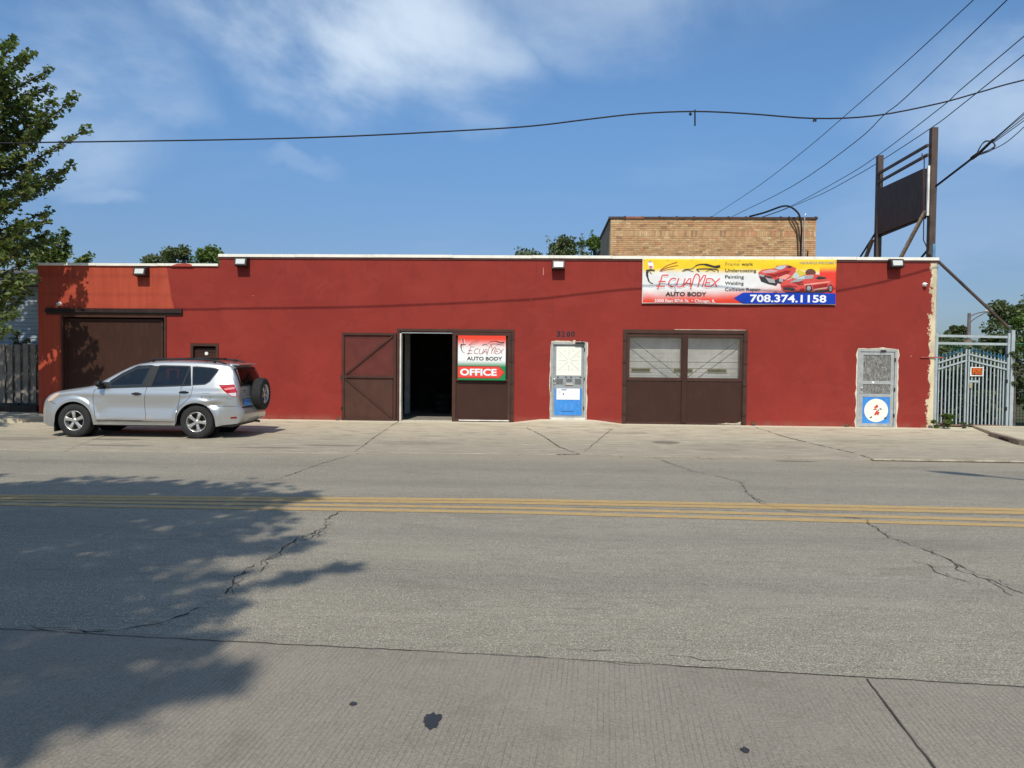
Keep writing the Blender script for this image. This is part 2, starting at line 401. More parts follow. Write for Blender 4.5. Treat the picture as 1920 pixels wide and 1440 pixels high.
# driveway in front of the shop, rising gently to the wall, wavy road edge
mb = MB(); n = 260; xs = [-15.5+i*(32.5/n) for i in range(n+1)]
def edge_y(x):
    e = EDGE + .10*noise.noise((x*.35, 1.3, 0)) + .035*noise.noise((x*1.9, 7.1, 0)) - (.42 if x < -6 else .42*max(0, min(1, (-2.5-x)/3.5)))
    return e
rows = 7; vs = []
for x in xs:
    e = edge_y(x)
    for r in range(rows+1):
        y = e+(WY+.35-e)*r/rows; z = max(.006, apron_z(y)+.004)
        # raised stoop in front of the house-number door
        d = max(0, 1-abs(x-.73)/1.5); d = min(1, d*1.9)
        z += .115*d*max(0, min(1, (y-19.6)/1.35))
        vs.append((x, y, z))
    vs.append((x, e-.02, -.05))
R = rows+2; fs = []
for i in range(n):
    for r in range(rows): fs.append((i*R+r, (i+1)*R+r, (i+1)*R+r+1, i*R+r+1))
    fs.append((i*R+rows+1, (i+1)*R+rows+1, (i+1)*R, i*R))
driveway = struct('driveway', mb.add(vs, fs), M_APRON)
def gz(x, y):
    d = max(0, 1-abs(x-.73)/1.5); d = min(1, d*1.9)
    return (apron_z(y)+.004 if y > edge_y(x) else 0)+.115*d*max(0, min(1, (y-19.6)/1.35))*(1 if y > 19.6 else 0)

def crack(name, pts, w, parent, m, jit=.03, z=.004, seed=0, on_apron=False, step=.055, solid=False):
    rnd = random.Random(seed+len(pts)*13); P = [Vector((p[0], p[1])) for p in pts]; out = []
    for i in range(len(P)-1):
        L = (P[i+1]-P[i]).length; k = max(1, int(L/step))
        for j in range(k):
            q = P[i].lerp(P[i+1], j/k); out.append(q+Vector((rnd.uniform(-jit, jit), rnd.uniform(-jit, jit))))
    out.append(P[-1]); mb = MB(WP(parent)); vs = []
    for i, q in enumerate(out):
        d = (out[min(i+1, len(out)-1)]-out[max(i-1, 0)]).normalized(); nn = Vector((-d.y, d.x))
        ww = w*(rnd.uniform(.7, 1.)) if solid else w*max(.0, rnd.uniform(-.15, 1.0)+.35*noise.noise((q.x*2.2, q.y*2.2, seed)))*(min(1, (i+.3)*.5, (len(out)-i-.6)*.5))
        for s_ in (1, -1):
            r = q+nn*ww/2*s_; vs.append((r.x, r.y, (max(.006, apron_z(r.y)+.004) if on_apron else 0)+z))
    mb.add(vs, [(2*i+1, 2*i+3, 2*i+2, 2*i) for i in range(len(out)-1)])
    return mb.build(name, m, parent)
road = bpy.data.objects['road']
G = lambda L: [tuple(atZ(px, py))[:2] for px, py in L]
ck = [([(680, 848), (600, 870), (560, 885), (525, 897), (500, 903)], .035), ([(640, 957), (612, 975), (608, 990), (560, 1010), (530, 1025), (528, 1040), (480, 1056), (440, 1085), (425, 1112), (390, 1132), (350, 1152), (300, 1170), (190, 1186), (110, 1183), (0, 1181)], .04),
      ([(612, 990), (585, 1008), (545, 1020), (530, 1032)], .03), ([(500, 1050), (495, 1070), (475, 1080)], .03),
      ([(1225, 858), (1265, 872), (1300, 885), (1345, 893), (1390, 905), (1400, 925), (1420, 940), (1440, 950), (1480, 958), (1560, 970), (1620, 973), (1640, 990), (1665, 1008), (1700, 1020), (1740, 1033), (1780, 1050), (1800, 1070), (1860, 1090), (1920, 1115)], .035),
      ([(1705, 1050), (1740, 1060), (1760, 1075), (1800, 1088), (1860, 1105)], .025), ([(1740, 1033), (1800, 1060), (1850, 1085), (1900, 1120)], .02),
      ([(1400, 925), (1440, 945), (1500, 950)], .02), ([(960, 1212), (1150, 1222), (1250, 1228), (1340, 1240), (1420, 1238)], .012), ([(1350, 1275), (1300, 1262), (1200, 1248), (1060, 1240)], .012)]
for i, (L, w) in enumerate(ck): crack('crack', G(L), w*.55, road, M_CRACK, .022, .004, i)
for i, (L, w) in enumerate(ck[1:6]): crack('crack', [(x+.03, y+.05) for x, y in G(L)], w*.22, road, M_CRACK, .05, .0045, i+15)
for i, (L, w) in enumerate([([(1625, 1275), (1700, 1375), (1760, 1452)], .014)]): crack('slab_joint', G(L), w, lane, M_CRACK, .003, .008, i+30, solid=True)
crack('slab_joint', G([(-40, 1178), (400, 1203), (960, 1231), (1500, 1265), (1960, 1292)]), .01, lane, M_CRACK, .006, .008, 77, solid=True)
for i, (L, w) in enumerate([([(750, 792), (700, 822), (665, 845)], .03), ([(966, 795), (1020, 820), (1050, 838), (1088, 850)], .045), ([(1163, 796), (1130, 820), (1092, 848)], .022), ([(1415, 805), (1480, 823), (1550, 838), (1600, 848), (1635, 858)], .055),
                            ([(195, 818), (150, 832), (120, 845)], .022), ([(1030, 850), (1088, 850)], .06), ([(1090, 851), (1250, 855), (1400, 858), (1600, 861)], .012)]):
    pts = [tuple(atZ(px, py, .03))[:2] for px, py in L]
    crack('joint', pts, w, driveway, M_JOINT, .012, .005, i+50, True)
# oil and tar splotches on the parking lane
def blob(name, c, rx, ry, parent, m, z, seed, n=26):
    rnd = random.Random(seed); P = []
    for k in range(n):
        a = 2*pi*k/n; r = 1+.28*noise.noise((cos(a)*1.7+seed, sin(a)*1.7, 3))+rnd.uniform(-.12, .2)
        P.append((c[0]+cos(a)*rx*r, c[1]+sin(a)*ry*r))
    return MB(WP(parent)).flat(P, z, .003).build(name, m, parent)
M_TAR = worn('tar_spot', (.03, .034, .042), .7, var=.3)
blob('tar_spot', tuple(atZ(811, 1353))[:2], .042, .078, lane, M_TAR, .0085, 3)
blob('tar_spot', tuple(atZ(662, 1322))[:2], .018, .02, lane, M_TAR, .0085, 5)
blob('tar_spot', tuple(atZ(1397, 1409))[:2], .02, .025, lane, M_TAR, .0085, 9, 12)
# centre line: four worn yellow stripes
def yellow_fn(t, p):
    o = t.new('ShaderNodeNewGeometry').outputs['Position']
    n = t.noise(t.scale(o, (2.5, 14, 1)), 2.2, 7, .7); g = t.noise(o, 90, 3, .7)
    c = t.mix(t.ramp(n, .3, .65), (.55, .345, .11), (.40, .275, .125))
    c = t.mix(t.ramp(t.math('ADD', t.math('MULTIPLY', g, .6), t.math('MULTIPLY', n, .5)), .53, .68, 0, .85), c, (.26, .225, .17))
    t.l.new(c, p.inputs['Base Color'])
M_YEL = mat('yellow_road_paint', yellow_fn, (.5, .32, .1), .75)
for top, bot in (((927.5, 931.5, 935.2, 944.2, 953.5), (931.5, 935.7, 940, 949, 958.7)), ((932, 936, 940.5, 949.5, 959.2), (936.3, 940.8, 945.3, 954.8, 965)),
                 ((937.3, 943.8, 950.2, 961.2, 973.7), (941, 948, 954.7, 966.1, 979)), ((943.7, 951.2, 958.2, 970.7, 983.2), (948, 956, 963.4, 976.2, 988.8))):
    X = (0, 480, 960, 1440, 1920)
    A = [atZ(x, y) for x, y in zip(X, top)]; B = [atZ(x, y) for x, y in zip(X, bot)]
    A = [A[0]+(A[0]-A[1])*3]+A+[A[-1]+(A[-1]-A[-2])*3]; B = [B[0]+(B[0]-B[1])*3]+B+[B[-1]+(B[-1]-B[-2])*3]
    vs = []
    for a, b in zip(A, B): vs += [(a.x, a.y, .004), (b.x, b.y, .004)]
    MB().add(vs, [(2*i, 2*i+1, 2*i+3, 2*i+2) for i in range(len(A)-1)]).build('yellow_line', M_YEL, road)
# raised pavements left and right of the driveway
M_WALK = worn('sidewalk_concrete', (.52, .45, .32), .88, var=.15, scale=1.5, dirt=(.18, .16, .12), dirt_amt=.5, bump=.3)
M_KERB = worn('kerb_stone', (.26, .21, .16), .9, var=.3, scale=4, dirt=(.08, .06, .05), dirt_amt=.5, bump=.4)
wl = struct('sidewalk', MB().flat([(-60, 17.3), (-16.2, 17.6), (-13.2, 19.1), (-13.0, 20.4), (-14.05, 20.95), (-14.3, 21.4), (-60, 21.6)], .17, .3), M_WALK)
MB().flat([(-60, 14.6), (-20, 14.6), (-16.3, 17.55), (-60, 17.25)], .03, .3).build('verge', M_APRON, wl)
wr = struct('sidewalk', MB().flat([(11.7, 21.25), (11.0, 19.1), (10.55, 17.2), (10.9, 15.2), (60, 15.2), (60, 21.25)], .15, .14), M_WALK)
L = [(10.96, 19.1), (10.51, 17.2), (10.86, 15.15), (60, 15.12)]; k = MB(WP(wr))
for i in range(3):
    a, b = Vector((*L[i], .075)), Vector((*L[i+1], .075))
    if i == 0:
        m1, m2 = a.lerp(b, .36), a.lerp(b, .72)
        k.bar(a, m1, .13, .16); k.bar(m2, b, .13, .16); up = Vector((0, 0, .06)); k.bar(m1+up, m2+up, .13, .04)
    else: k.bar(a, b, .13, .16)
k.build('kerb', M_KERB, wr)
M_DRAIN = worn('drain_dark', (.02, .018, .015), .9)
MB(WP(wr)).bar((10.96-.16, 18.42, .03), (10.96-.32, 17.73, .03), .02, .06).build('drain_slot', M_DRAIN, wr)
MB(WP(driveway)).box(6.1, 10.2, EDGE-.16, EDGE-.02, .0, .035).build('kerb_lip', worn('kerb_pale', (.36, .31, .22), .9, var=.35, scale=3, dirt=(.1, .08, .06), dirt_amt=.6, bump=.5), driveway, bevel=.012)
MB(WP(driveway)).box(6.1, 10.2, EDGE-.185, EDGE-.161, .0, .008).build('kerb_grime', M_JOINT, driveway)
deb = MB(); rd = random.Random(91)
for i in range(420):
    u = rd.random()
    if u < .4: x, y = rd.uniform(-8, 10.4), WY-abs(rd.gauss(0, .10))-.03
    elif u < .7: x, y = rd.uniform(-9, 10.2), EDGE+rd.gauss(.0, .12)
    else: x, y = rd.uniform(-9, 10), rd.uniform(14.6, 20.8)
    if .1 < x < 1.4 and y > 20: continue
    z = (gz(x, y) if y > edge_y(x) else 0)+.004; w = rd.uniform(.006, .022); a = rd.uniform(0, 3.1)
    deb.add([(x+w*cos(a), y+w*sin(a), z), (x-w*.6*sin(a), y+w*.6*cos(a), z+w*.3), (x-w*cos(a), y-w*sin(a), z), (x+w*.6*sin(a), y-w*.6*cos(a), z+w*.15)], [(0, 1, 2, 3)])
struct('grit', deb, worn('grit', (.10, .08, .055), .9, var=.6, scale=9), driveway)['kind'] = 'stuff'

# ------------------------------------------------------------------ shop building
def stucco_fn(t, p):
    o = t.new('ShaderNodeNewGeometry').outputs['Position']; x = t.xyz(o)
    big = t.noise(o, .7, 5, .6); mid = t.noise(t.scale(o, (1, 1, .6)), 3., 6, .65); fine = t.noise(o, 55, 5, .7); streak = t.noise(t.scale(o, (7, 1, .35)), 1.1, 5, .6)
    red = t.mix(t.ramp(big, .3, .7), (.222, .0225, .0155), (.262, .029, .019))
    red = t.mix(t.ramp(mid, .45, .75, 0, .45), red, (.195, .021, .0165))
    org = t.mix(t.ramp(streak, .3, .75), (.355, .053, .026), (.42, .074, .037))
    bnd = t.math('ADD', t.math('MULTIPLY', x[2], -.16), -9.72)          # slanting edge of the newer coat of paint
    bnd = t.math('ADD', bnd, t.math('MULTIPLY', t.math('SUBTRACT', t.noise(o, 2.5, 3), .5), .12))
    f = t.ramp(t.math('SUBTRACT', bnd, x[0]), -.02, .02)
    low = t.math('MULTIPLY', f, t.math('MAXIMUM', t.ramp(x[2], 2.9, 2.98), t.ramp(x[0], -13.3, -13.5)))
    c = t.mix(low, red, org)
    # faint drips and scuffs
    c = t.mix(t.ramp(streak, .62, .82, 0, .22), c, (.16, .019, .015))
    c = t.mix(t.ramp(t.voro(t.scale(o, (1, 1, .8)), 1.3), .045, .03, 0, .5), c, (.12, .03, .025))
    c = t.mix(t.math('MULTIPLY', t.ramp(x[2], .28, .1), t.ramp(mid, .35, .6, 0, .5)), c, (.25, .1, .07))
    for zb, hw in ((4.02, .05), (3.50, .05)):  # two faint darker horizontal bands across the lower left section
        bd = t.math('ABSOLUTE', t.math('SUBTRACT', x[2], zb)); c = t.mix(t.math('MULTIPLY', t.ramp(bd, hw*1.5, hw*.7, 0, .2), t.ramp(x[0], -8.9, -8.93)), c, (.20, .03, .02))
    pch = t.noise(t.scale(o, (.5, 1, .9)), 1.5, 6, .62, .8); c = t.mix(t.ramp(pch, .56, .6, 0, .22), c, (.29, .04, .028)); c = t.mix(t.ramp(pch, .42, .38, 0, .2), c, (.19, .017, .013))
    rn_ = t.noise(t.scale(o, (9, 1, .25)), 1.3, 4, .6); c = t.mix(t.math('MULTIPLY', t.ramp(rn_, .56, .72), t.ramp(x[2], 3.3, 4.5, 0, .38)), c, (.13, .02, .016))
    # bare render where the paint ends at the right-hand corner
    e = t.math('ADD', x[0], t.math('MULTIPLY', t.math('SUBTRACT', t.noise(t.scale(o, (1.4, 1, 1)), 3.4, 7, .78), .5), .62))
    e = t.math('ADD', e, t.math('MULTIPLY', t.math('SINE', t.math('MULTIPLY', x[2], 3.3)), .03))
    bare = t.math('MULTIPLY', t.ramp(t.math('SUBTRACT', e, t.math('MULTIPLY', t.ramp(x[2], 3.2, 4.5), .05)), 10.385, 10.41), t.ramp(x[0], 10.1, 10.15))
    c = t.mix(bare, c, t.mix(t.ramp(mid, .4, .7), (.66, .56, .36), (.46, .38, .26)))
    t.l.new(c, p.inputs['Base Color'])
    t.l.new(t.bump(t.math('ADD', fine, t.math('MULTIPLY', mid, 1.5)), .35, .008), p.inputs['Normal'])
M_STUC = mat('painted_stucco', stucco_fn, (.37, .05, .035), .82)
M_BROWN = worn('brown_gate_paint', (.039, .0135, .007), .6, var=.12, scale=1.6, dirt=(.12, .08, .06), dirt_amt=.15, bump=.12, bscale=30)
M_BROWN2 = worn('brown_frame_paint', (.058, .024, .015), .55, var=.2, scale=3, dirt=(.05, .02, .015), dirt_amt=.3, bump=.1)
M_WHITECAP = worn('cream_coping_paint', (.80, .76, .66), .6, var=.08, dirt=(.45, .38, .28), dirt_amt=.35, bump=.1)
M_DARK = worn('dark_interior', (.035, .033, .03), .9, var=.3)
M_GALV = worn('grey_door_paint', (.30, .325, .33), .45, metal=.15, var=.15, scale=6, dirt=(.16, .13, .1), dirt_amt=.4)
M_PLAST = worn('bare_plaster', (.60, .53, .42), .9, var=.2, scale=9, dirt=(.28, .2, .15), dirt_amt=.5, bump=.6, bscale=25)
M_BLACK = worn('black_metal', (.02, .019, .018), .5, var=.3)
M_ROOF = worn('roof_felt', (.10, .095, .09), .9)
M_CONC = worn('shop_floor', (.24, .22, .19), .85, var=.2)

shop = thing('auto_body_shop', 'long single storey red stucco auto body shop with white coping and brown steel doors', 'building', (0, WY, 0))
SO = Vector((0, WY, 0))
def wall_grid(name, x0, x1, z0, z1, openings, m, parent, th=.30, yf=WY):
    """one wall mesh with real openings: front, back, reveals, ends"""
    xs = sorted({x0, x1, *[v for o in openings for v in o[:2]]}); zs = sorted({z0, z1, *[v for o in openings for v in o[2:]]})
    mb = MB(WP(parent)); idx = {}
    def vi(x, y, z):
        kx = (round(x, 4), y, round(z, 4))
        if kx not in idx: idx[kx] = len(mb.v); mb.v.append(Vector((x, y, z))-mb.off)
        return idx[kx]
    def q(*a): mb.f.append(tuple(vi(*p) for p in a)); mb.mi.append(0)
    yb = yf+th
    inside = lambda x, z: any(o[0] < x < o[1] and o[2] < z < o[3] for o in openings)
    for i in range(len(xs)-1):
        for j in range(len(zs)-1):
            a, b, c, d = xs[i], xs[i+1], zs[j], zs[j+1]
            if inside((a+b)/2, (c+d)/2): continue
            q((a, yf, c), (b, yf, c), (b, yf, d), (a, yf, d)); q((a, yb, c), (a, yb, d), (b, yb, d), (b, yb, c))
            for (mx, mz, e) in (((a-.001), (c+d)/2, 0), ((b+.001), (c+d)/2, 1), ((a+b)/2, c-.001, 2), ((a+b)/2, d+.001, 3)):
                if mx < x0 or mx > x1 or mz < z0 or mz > z1 or inside(mx, mz):
                    if e == 0: q((a, yf, c), (a, yf, d), (a, yb, d), (a, yb, c))
                    if e == 1: q((b, yf, c), (b, yb, c), (b, yb, d), (b, yf, d))
                    if e == 2: q((a, yf, c), (a, yb, c), (b, yb, c), (b, yf, c))
                    if e == 3: q((a, yf, d), (b, yf, d), (b, yb, d), (a, yb, d))
    return mb.build(name, m, parent)
XL, XM, XR = -14.08, -8.91, 10.53
ZL, ZM = 4.30, 4.56
OP_GAR = (-13.42, -10.42, .02, 2.93); OP_SD = (-9.75, -8.95, .02, 2.17)
OP_OFF = (-3.92, -.76, .02, 2.58); OP_D1 = (.27, 1.23, .19, 2.29); OP_WIN = (2.24, 5.54, .02, 2.62); OP_D2 = (8.51, 9.55, .02, 2.18)
wall_grid('wall', XL, XM, -.1, ZL, [OP_GAR, OP_SD], M_STUC, shop, yf=WY+.015)
wall_grid('wall', XM, XR, -.1, ZM, [OP_OFF, OP_D1, OP_WIN, OP_D2], M_STUC, shop)
w_ = MB(SO); w_.box(XL, XL+.3, WY+.32, 27.3, -.1, ZL-.01); w_.build('wall', M_STUC, shop)
w_ = MB(SO); w_.box(XR-.3, XR, WY+.31, 27.3, -.1, ZM-.01); w_.build('wall', worn('side_render', (.42, .38, .3), .9, var=.2), shop)
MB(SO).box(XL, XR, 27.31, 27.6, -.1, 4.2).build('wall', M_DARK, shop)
MB(SO).box(XL+.31, XM-.01, WY+.32, 27.3, 3.85, 3.95).build('roof', M_ROOF, shop)
MB(SO).box(XM+.01, XR-.31, WY+.31, 27.3, 4.05, 4.15).build('roof', M_ROOF, shop)
MB(SO).box(XL+.31, XR-.31, WY+.32, 27.3, .02, .06).build('floor', M_CONC, shop)
# coping in lengths, slightly uneven
def coping(x0, x1, z, n, th, y0):
    rnd = random.Random(int(x0*10)); L = (x1-x0)/n
    for i in range(n):
        a, b = x0+i*L, x0+(i+1)*L-.004; dz = rnd.uniform(-.004, .004)
        MB(SO).box(a, b, y0-.05, y0+.36, z+dz, z+th+dz).build('coping_strip', M_WHITECAP, shop, bevel=.004)
coping(XM-.03, XR+.04, ZM, 9, .08, WY); coping(XL-.03, XM-.04, ZL, 3, .07, WY+.015)
MB(SO).box(XM-.05, XR+.05, WY-.025, WY, ZM-.05, ZM).build('drip_edge', worn('drip_dark_red', (.10, .035, .03), .8), shop)  # thin dark red-brown strip along the wall just below the coping
# red paint slopped over the left coping
MB(SO).prism([(-10.3, ZL-.01), (-9.65, ZL-.01), (-9.7, ZL+.05), (-9.85, ZL+.075), (-10.1, ZL+.06)], WY-.045, WY-.037).build('paint_patch', worn('red_slop', (.36, .06, .04), .8), shop)

def frame_rect(name, m, parent, x0, x1, z0, z1, t, y0, y1, sides='LRTB', bevel=.004):
    mb = MB(WP(parent))
    zt = z1-t if 'T' in sides else z1; zb = z0+t if 'B' in sides else z0
    if 'T' in sides: mb.box(x0, x1, y0, y1, z1-t, z1)
    if 'B' in sides: mb.box(x0, x1, y0, y1, z0, z0+t)
    if 'L' in sides: mb.box(x0, x0+t, y0, y1, zb, zt)
    if 'R' in sides: mb.box(x1-t, x1, y0, y1, zb, zt)
    return mb.build(name, m, parent, bevel=bevel)
def lattice(name, m, parent, x0, x1, z0, z1, y, pitch=.045, w=.007):
    """expanded metal screen: two families of slanting strands clipped to the opening"""
    mb = MB(WP(parent)); H = z1-z0
    for sgn in (1, -1):
        c = x0-H if sgn > 0 else x0
        while c < (x1 if sgn > 0 else x1+H):
            # line x = c + sgn*(z-z0)
            za, zb_ = z0, z1; xa, xb = c, c+sgn*H
            if sgn > 0:
                if xa < x0: za += x0-xa; xa = x0
                if xb > x1: zb_ -= xb-x1; xb = x1
            else:
                if xa > x1: za += xa-x1; xa = x1
                if xb < x0: zb_ -= x0-xb; xb = x0
            if zb_-za > .02:
                y_ = y+(.002 if sgn > 0 else -.002)
                d = w*.7071
                mb.add([(xa-d, y_, za), (xa+d, y_, za), (xb+d, y_, zb_), (xb-d, y_, zb_)], [(0, 1, 2, 3)])
            c += pitch
    o = mb.build(name, m, parent); o['kind'] = 'stuff'; return o
def hinge_set(parent, x, zs, m, y):
    for z in zs:
        MB(WP(parent)).lathe([(.0, -.06), (.016, -.06), (.016, .06), (.0, .06)], (x, y, z), 'Z', 8).build('hinge', m, parent)

# --- garage door, left
g = obj('garage_door', MB(SO).box(-13.38, -10.56, WY+.12, WY+.16, .06, 2.84).mesh('garage_door', M_BROWN), shop)
frame_rect('door_frame', M_BROWN2, shop, -13.415, -10.425, .03, 2.925, .055, WY-.012, WY+.11, 'LRT')
MB(SO).box(-10.555, -10.49, WY+.13, WY+.15, .06, 2.84).build('gap', M_BLACK, shop)
frame_rect('stile', M_BROWN2, g, -13.36, -10.57, .07, 2.83, .045, WY+.095, WY+.119, 'LRTB')
for zz_ in (.5, 1.5, 2.6): MB(SO).box(-10.62, -10.47, WY+.085, WY+.094, zz_, zz_+.02).build('hinge', M_BLACK, g)
MB(SO).box(-13.84, -9.96, WY-.02, WY+.013, 2.93, 3.00).build('lintel', M_BROWN2, shop, bevel=.004)
MB(SO).box(-13.84, -9.96, WY-.075, WY+.013, 3.00, 3.03).build('lintel', M_BLACK, shop)
MB(SO).box(-13.84, -9.96, WY-.045, WY+.013, 3.031, 3.115).build('lintel', worn('dark_lintel', (.03, .012, .01), .6), shop)
# --- small brown door behind the car
g = obj('door', MB(SO).box(-9.66, -9.0, WY+.10, WY+.14, .06, 2.04).mesh('door', M_BROWN), shop)
frame_rect('door_frame', M_BROWN2, shop, -9.745, -8.955, .03, 2.165, .075, WY+.0, WY+.13, 'LRT')
MB(SO).box(-9.62, -9.04, WY+.09, WY+.099, 1.93, 1.945).build('rail', M_BLACK, g)
MB(SO).lathe([(.0, -.012), (.048, -.012), (.05, 0)], (-9.33, WY+.1, 1.93-.04), 'Y', 16).build('lock_plate', worn('white_plate', (.8, .78, .74), .5), g)

# --- office doorway: frame, open leaf folded back on the wall, fixed leaf with sign
frame_rect('door_frame', M_BROWN2, shop, -3.965, -.735, .05, 2.625, .075, WY-.03, WY+.14, 'LRT')
MB(SO).box(-3.885, -3.845, WY-.02, WY+.20, .09, 2.50).build('jamb', worn('pale_jamb', (.62, .57, .5), .5, var=.2), shop)
MB(SO).box(-3.845, -2.44, WY-.005, WY+.03, 2.50, 2.525).build('track', M_GALV, shop)
# open leaf
lx0, lx1, lz0, lz1 = -5.47, -3.975, .085, 2.50; ly = WY-.075
leaf = obj('door_leaf', MB(SO).box(lx0+.07, lx1-.09, ly+.02, ly+.045, lz0+.07, 1.255).mesh('door_leaf', worn('brown_leaf', (.066, .026, .016), .6, var=.15, scale=3, dirt=(.12, .08, .06), dirt_amt=.18)), shop)
frame_rect('stile', M_BROWN2, leaf, lx0, lx1, lz0, lz1, .068, ly-.015, ly+.05, 'LRTB')
MB(SO).box(lx0+.068, lx1-.068, ly-.02, ly+.05, 1.256, 1.325).build('rail', M_BROWN2, leaf, bevel=.004)
MB(SO).box(lx0+.01, lx0+.055, ly+.045, WY, .6, .66).build('hinge', M_BLACK, leaf)
MB(SO).box(lx1-.06, lx1-.01, ly+.045, WY, 1.9, 1.96).build('hinge', M_BLACK, leaf)
lattice('mesh_screen', worn('red_mesh', (.13, .035, .028), .6), leaf, lx0+.07, lx1-.07, 1.325, lz1-.068, ly+.03, .032, .010)
MB(SO).bar((lx0+.09, ly+.0, 1.35), (lx1-.10, ly+.0, lz1-.085), .04, .022, (0, 1, 0)).build('brace', M_BROWN2, leaf)
MB(SO).bar((lx0+.09, ly-.0, 1.235), (lx1-.10, ly+.0, lz0+.09), .04, .022, (0, 1, 0)).build('brace', M_BROWN2, leaf)
MB(SO).box(lx0-.035, lx0+.0, ly-.01, ly+.03, 1.2, 1.33).build('latch', M_BLACK, leaf); MB(SO).box(lx0-.02, lx0+.03, ly-.03, ly-.016, .38, .46).build('latch', M_BLACK, leaf)
# fixed leaf
fx0, fx1 = -2.435, -.815; fy = WY-.0
leaf = obj('door_leaf', MB(SO).box(fx0+.07, fx1-.07, fy+.03, fy+.06, .16, 1.25).mesh('door_leaf', M_BROWN), shop)
frame_rect('stile', M_BROWN2, leaf, fx0, fx1, .075, 2.545, .1, fy-.02, fy+.055, 'LRTB')
MB(SO).box(fx0+.1, fx1-.1, fy-.018, fy+.055, 1.21, 1.27).build('rail', M_BROWN2, leaf)
MB(SO).box(fx0+.19, fx1-.05, fy-.032, fy-.021, .115, .142).build('kick_strip', worn('bright_strip', (.75, .72, .66), .45), leaf)
lattice('mesh_screen', worn('dark_mesh', (.05, .022, .016), .6), leaf, fx0+.1, fx1-.1, 1.27, 2.445, fy+.03, .034, .009)
MB(SO).box(fx0+.1, fx1-.1, fy+.058, fy+.07, 1.27, 2.44).build('backing', worn('backing', (.035, .016, .013), .7), leaf)
for z in (.35, 1.15, 1.75, 2.35): MB(SO).box(fx1-.04, fx1+.06, fy-.05, fy-.031, z, z+.028).build('hinge', M_BROWN2, leaf)
MB(SO).box(fx1-.012, fx1+.004, fy-.035, fy-.021, .2, 2.45).build('hinge', M_BLACK, leaf)
# things standing in the dark workshop
p_ = thing('steel_column', 'grey steel column inside the dark workshop doorway', 'column', (-4.25, 24.4, .06))
MB((-4.25, 24.4, .06)).box(-4.33, -4.17, 24.32, 24.48, .06, 4.05).build('post', worn('column_grey', (.5, .5, .5), .5), p_)
MB((-4.25, 24.4, .06)).box(-4.40, -4.10, 24.25, 24.55, .061, .075).build('base_plate', M_GALV, p_)
p_ = thing('cabinet', 'brown wooden cabinet inside the workshop to the left of the doorway', 'cabinet', (-4.75, 23.6, .06))
MB((-4.75, 23.6, .06)).box(-5.05, -4.45, 23.4, 23.8, .061, .95).build('carcass', worn('cabinet_wood', (.20, .11, .06), .6), p_, bevel=.01)
MB((-4.75, 23.6, .06)).box(-5.0, -4.5, 23.375, 23.399, .12, .9).build('door', worn('cabinet_wood2', (.24, .13, .07), .55), p_, bevel=.006)
st = thing('tire_stack', 'stack of tires on the workshop floor seen through the doorway', 'tire stack', (-3.2, 25.2, .06))
for i in range(3):
    MB((-3.2, 25.2, .06)).lathe([(.19, .02), (.29, .0), (.32, .04), (.32, .17), (.29, .21), (.19, .19), (.19, .02)], (-3.2, 25.2, .061+i*.212), 'Z', 20).build('tire', worn('old_rubber', (.03, .03, .03), .8), st, smooth=True)

# --- right-hand bay: double doors with mesh tops, pale roll-up door behind
frame_rect('door_frame', M_BROWN2, shop, 2.215, 5.565, .05, 2.655, .10, WY-.03, WY+.10, 'LRT')
MB(SO).box(3.6, 5.5, WY-.034, WY+.05, 2.656, 2.668).build('frame_edge', worn('chipped_edge', (.6, .5, .4), .7, var=.4), shop)
midx = 3.885
for a, b, sgn in ((2.32, midx-.006, 1), (midx+.006, 5.46, -1)):
    lf = obj('door_leaf', MB(SO).box(a+.0, b-.0, WY+.025, WY+.05, .11, 1.27).mesh('door_leaf', M_BROWN), shop)
    frame_rect('stile', M_BROWN2, lf, a, b, 1.272, 2.545, .085, WY+.0, WY+.052, 'LRTB')
    MB(SO).box(a, b, WY+.008, WY+.024, .09, .15).build('rail', M_BROWN2, lf)
    lattice('mesh_screen', worn('screen_grey', (.22, .21, .19), .5), lf, a+.085, b-.085, 1.357, 2.46, WY+.03, .04, .0045)
    ca, cb = (a+.10, b-.09) if sgn > 0 else (b-.10, a+.09)
    MB(SO).bar((ca, WY+.045, 2.42), (cb, WY+.045, 1.375), .014, .014).build('brace', M_BLACK, lf)
    xh = a-.05 if sgn > 0 else b+.05
    for z in (.35, 1.15, 1.75, 2.35): MB(SO).box(xh-.055, xh+.055, WY-.05, WY-.031, z, z+.025).build('hinge', M_BROWN2, lf)
    MB(SO).box((a if sgn > 0 else b)-.014, (a if sgn > 0 else b)+.014, WY-.02, WY-.002, .2, 2.5).build('hinge', M_BLACK, lf)
MB(SO).box(midx-.07, midx+.07, WY-.028, WY-.002, .12, 2.54).build('astragal', M_BROWN, shop, bevel=.004)
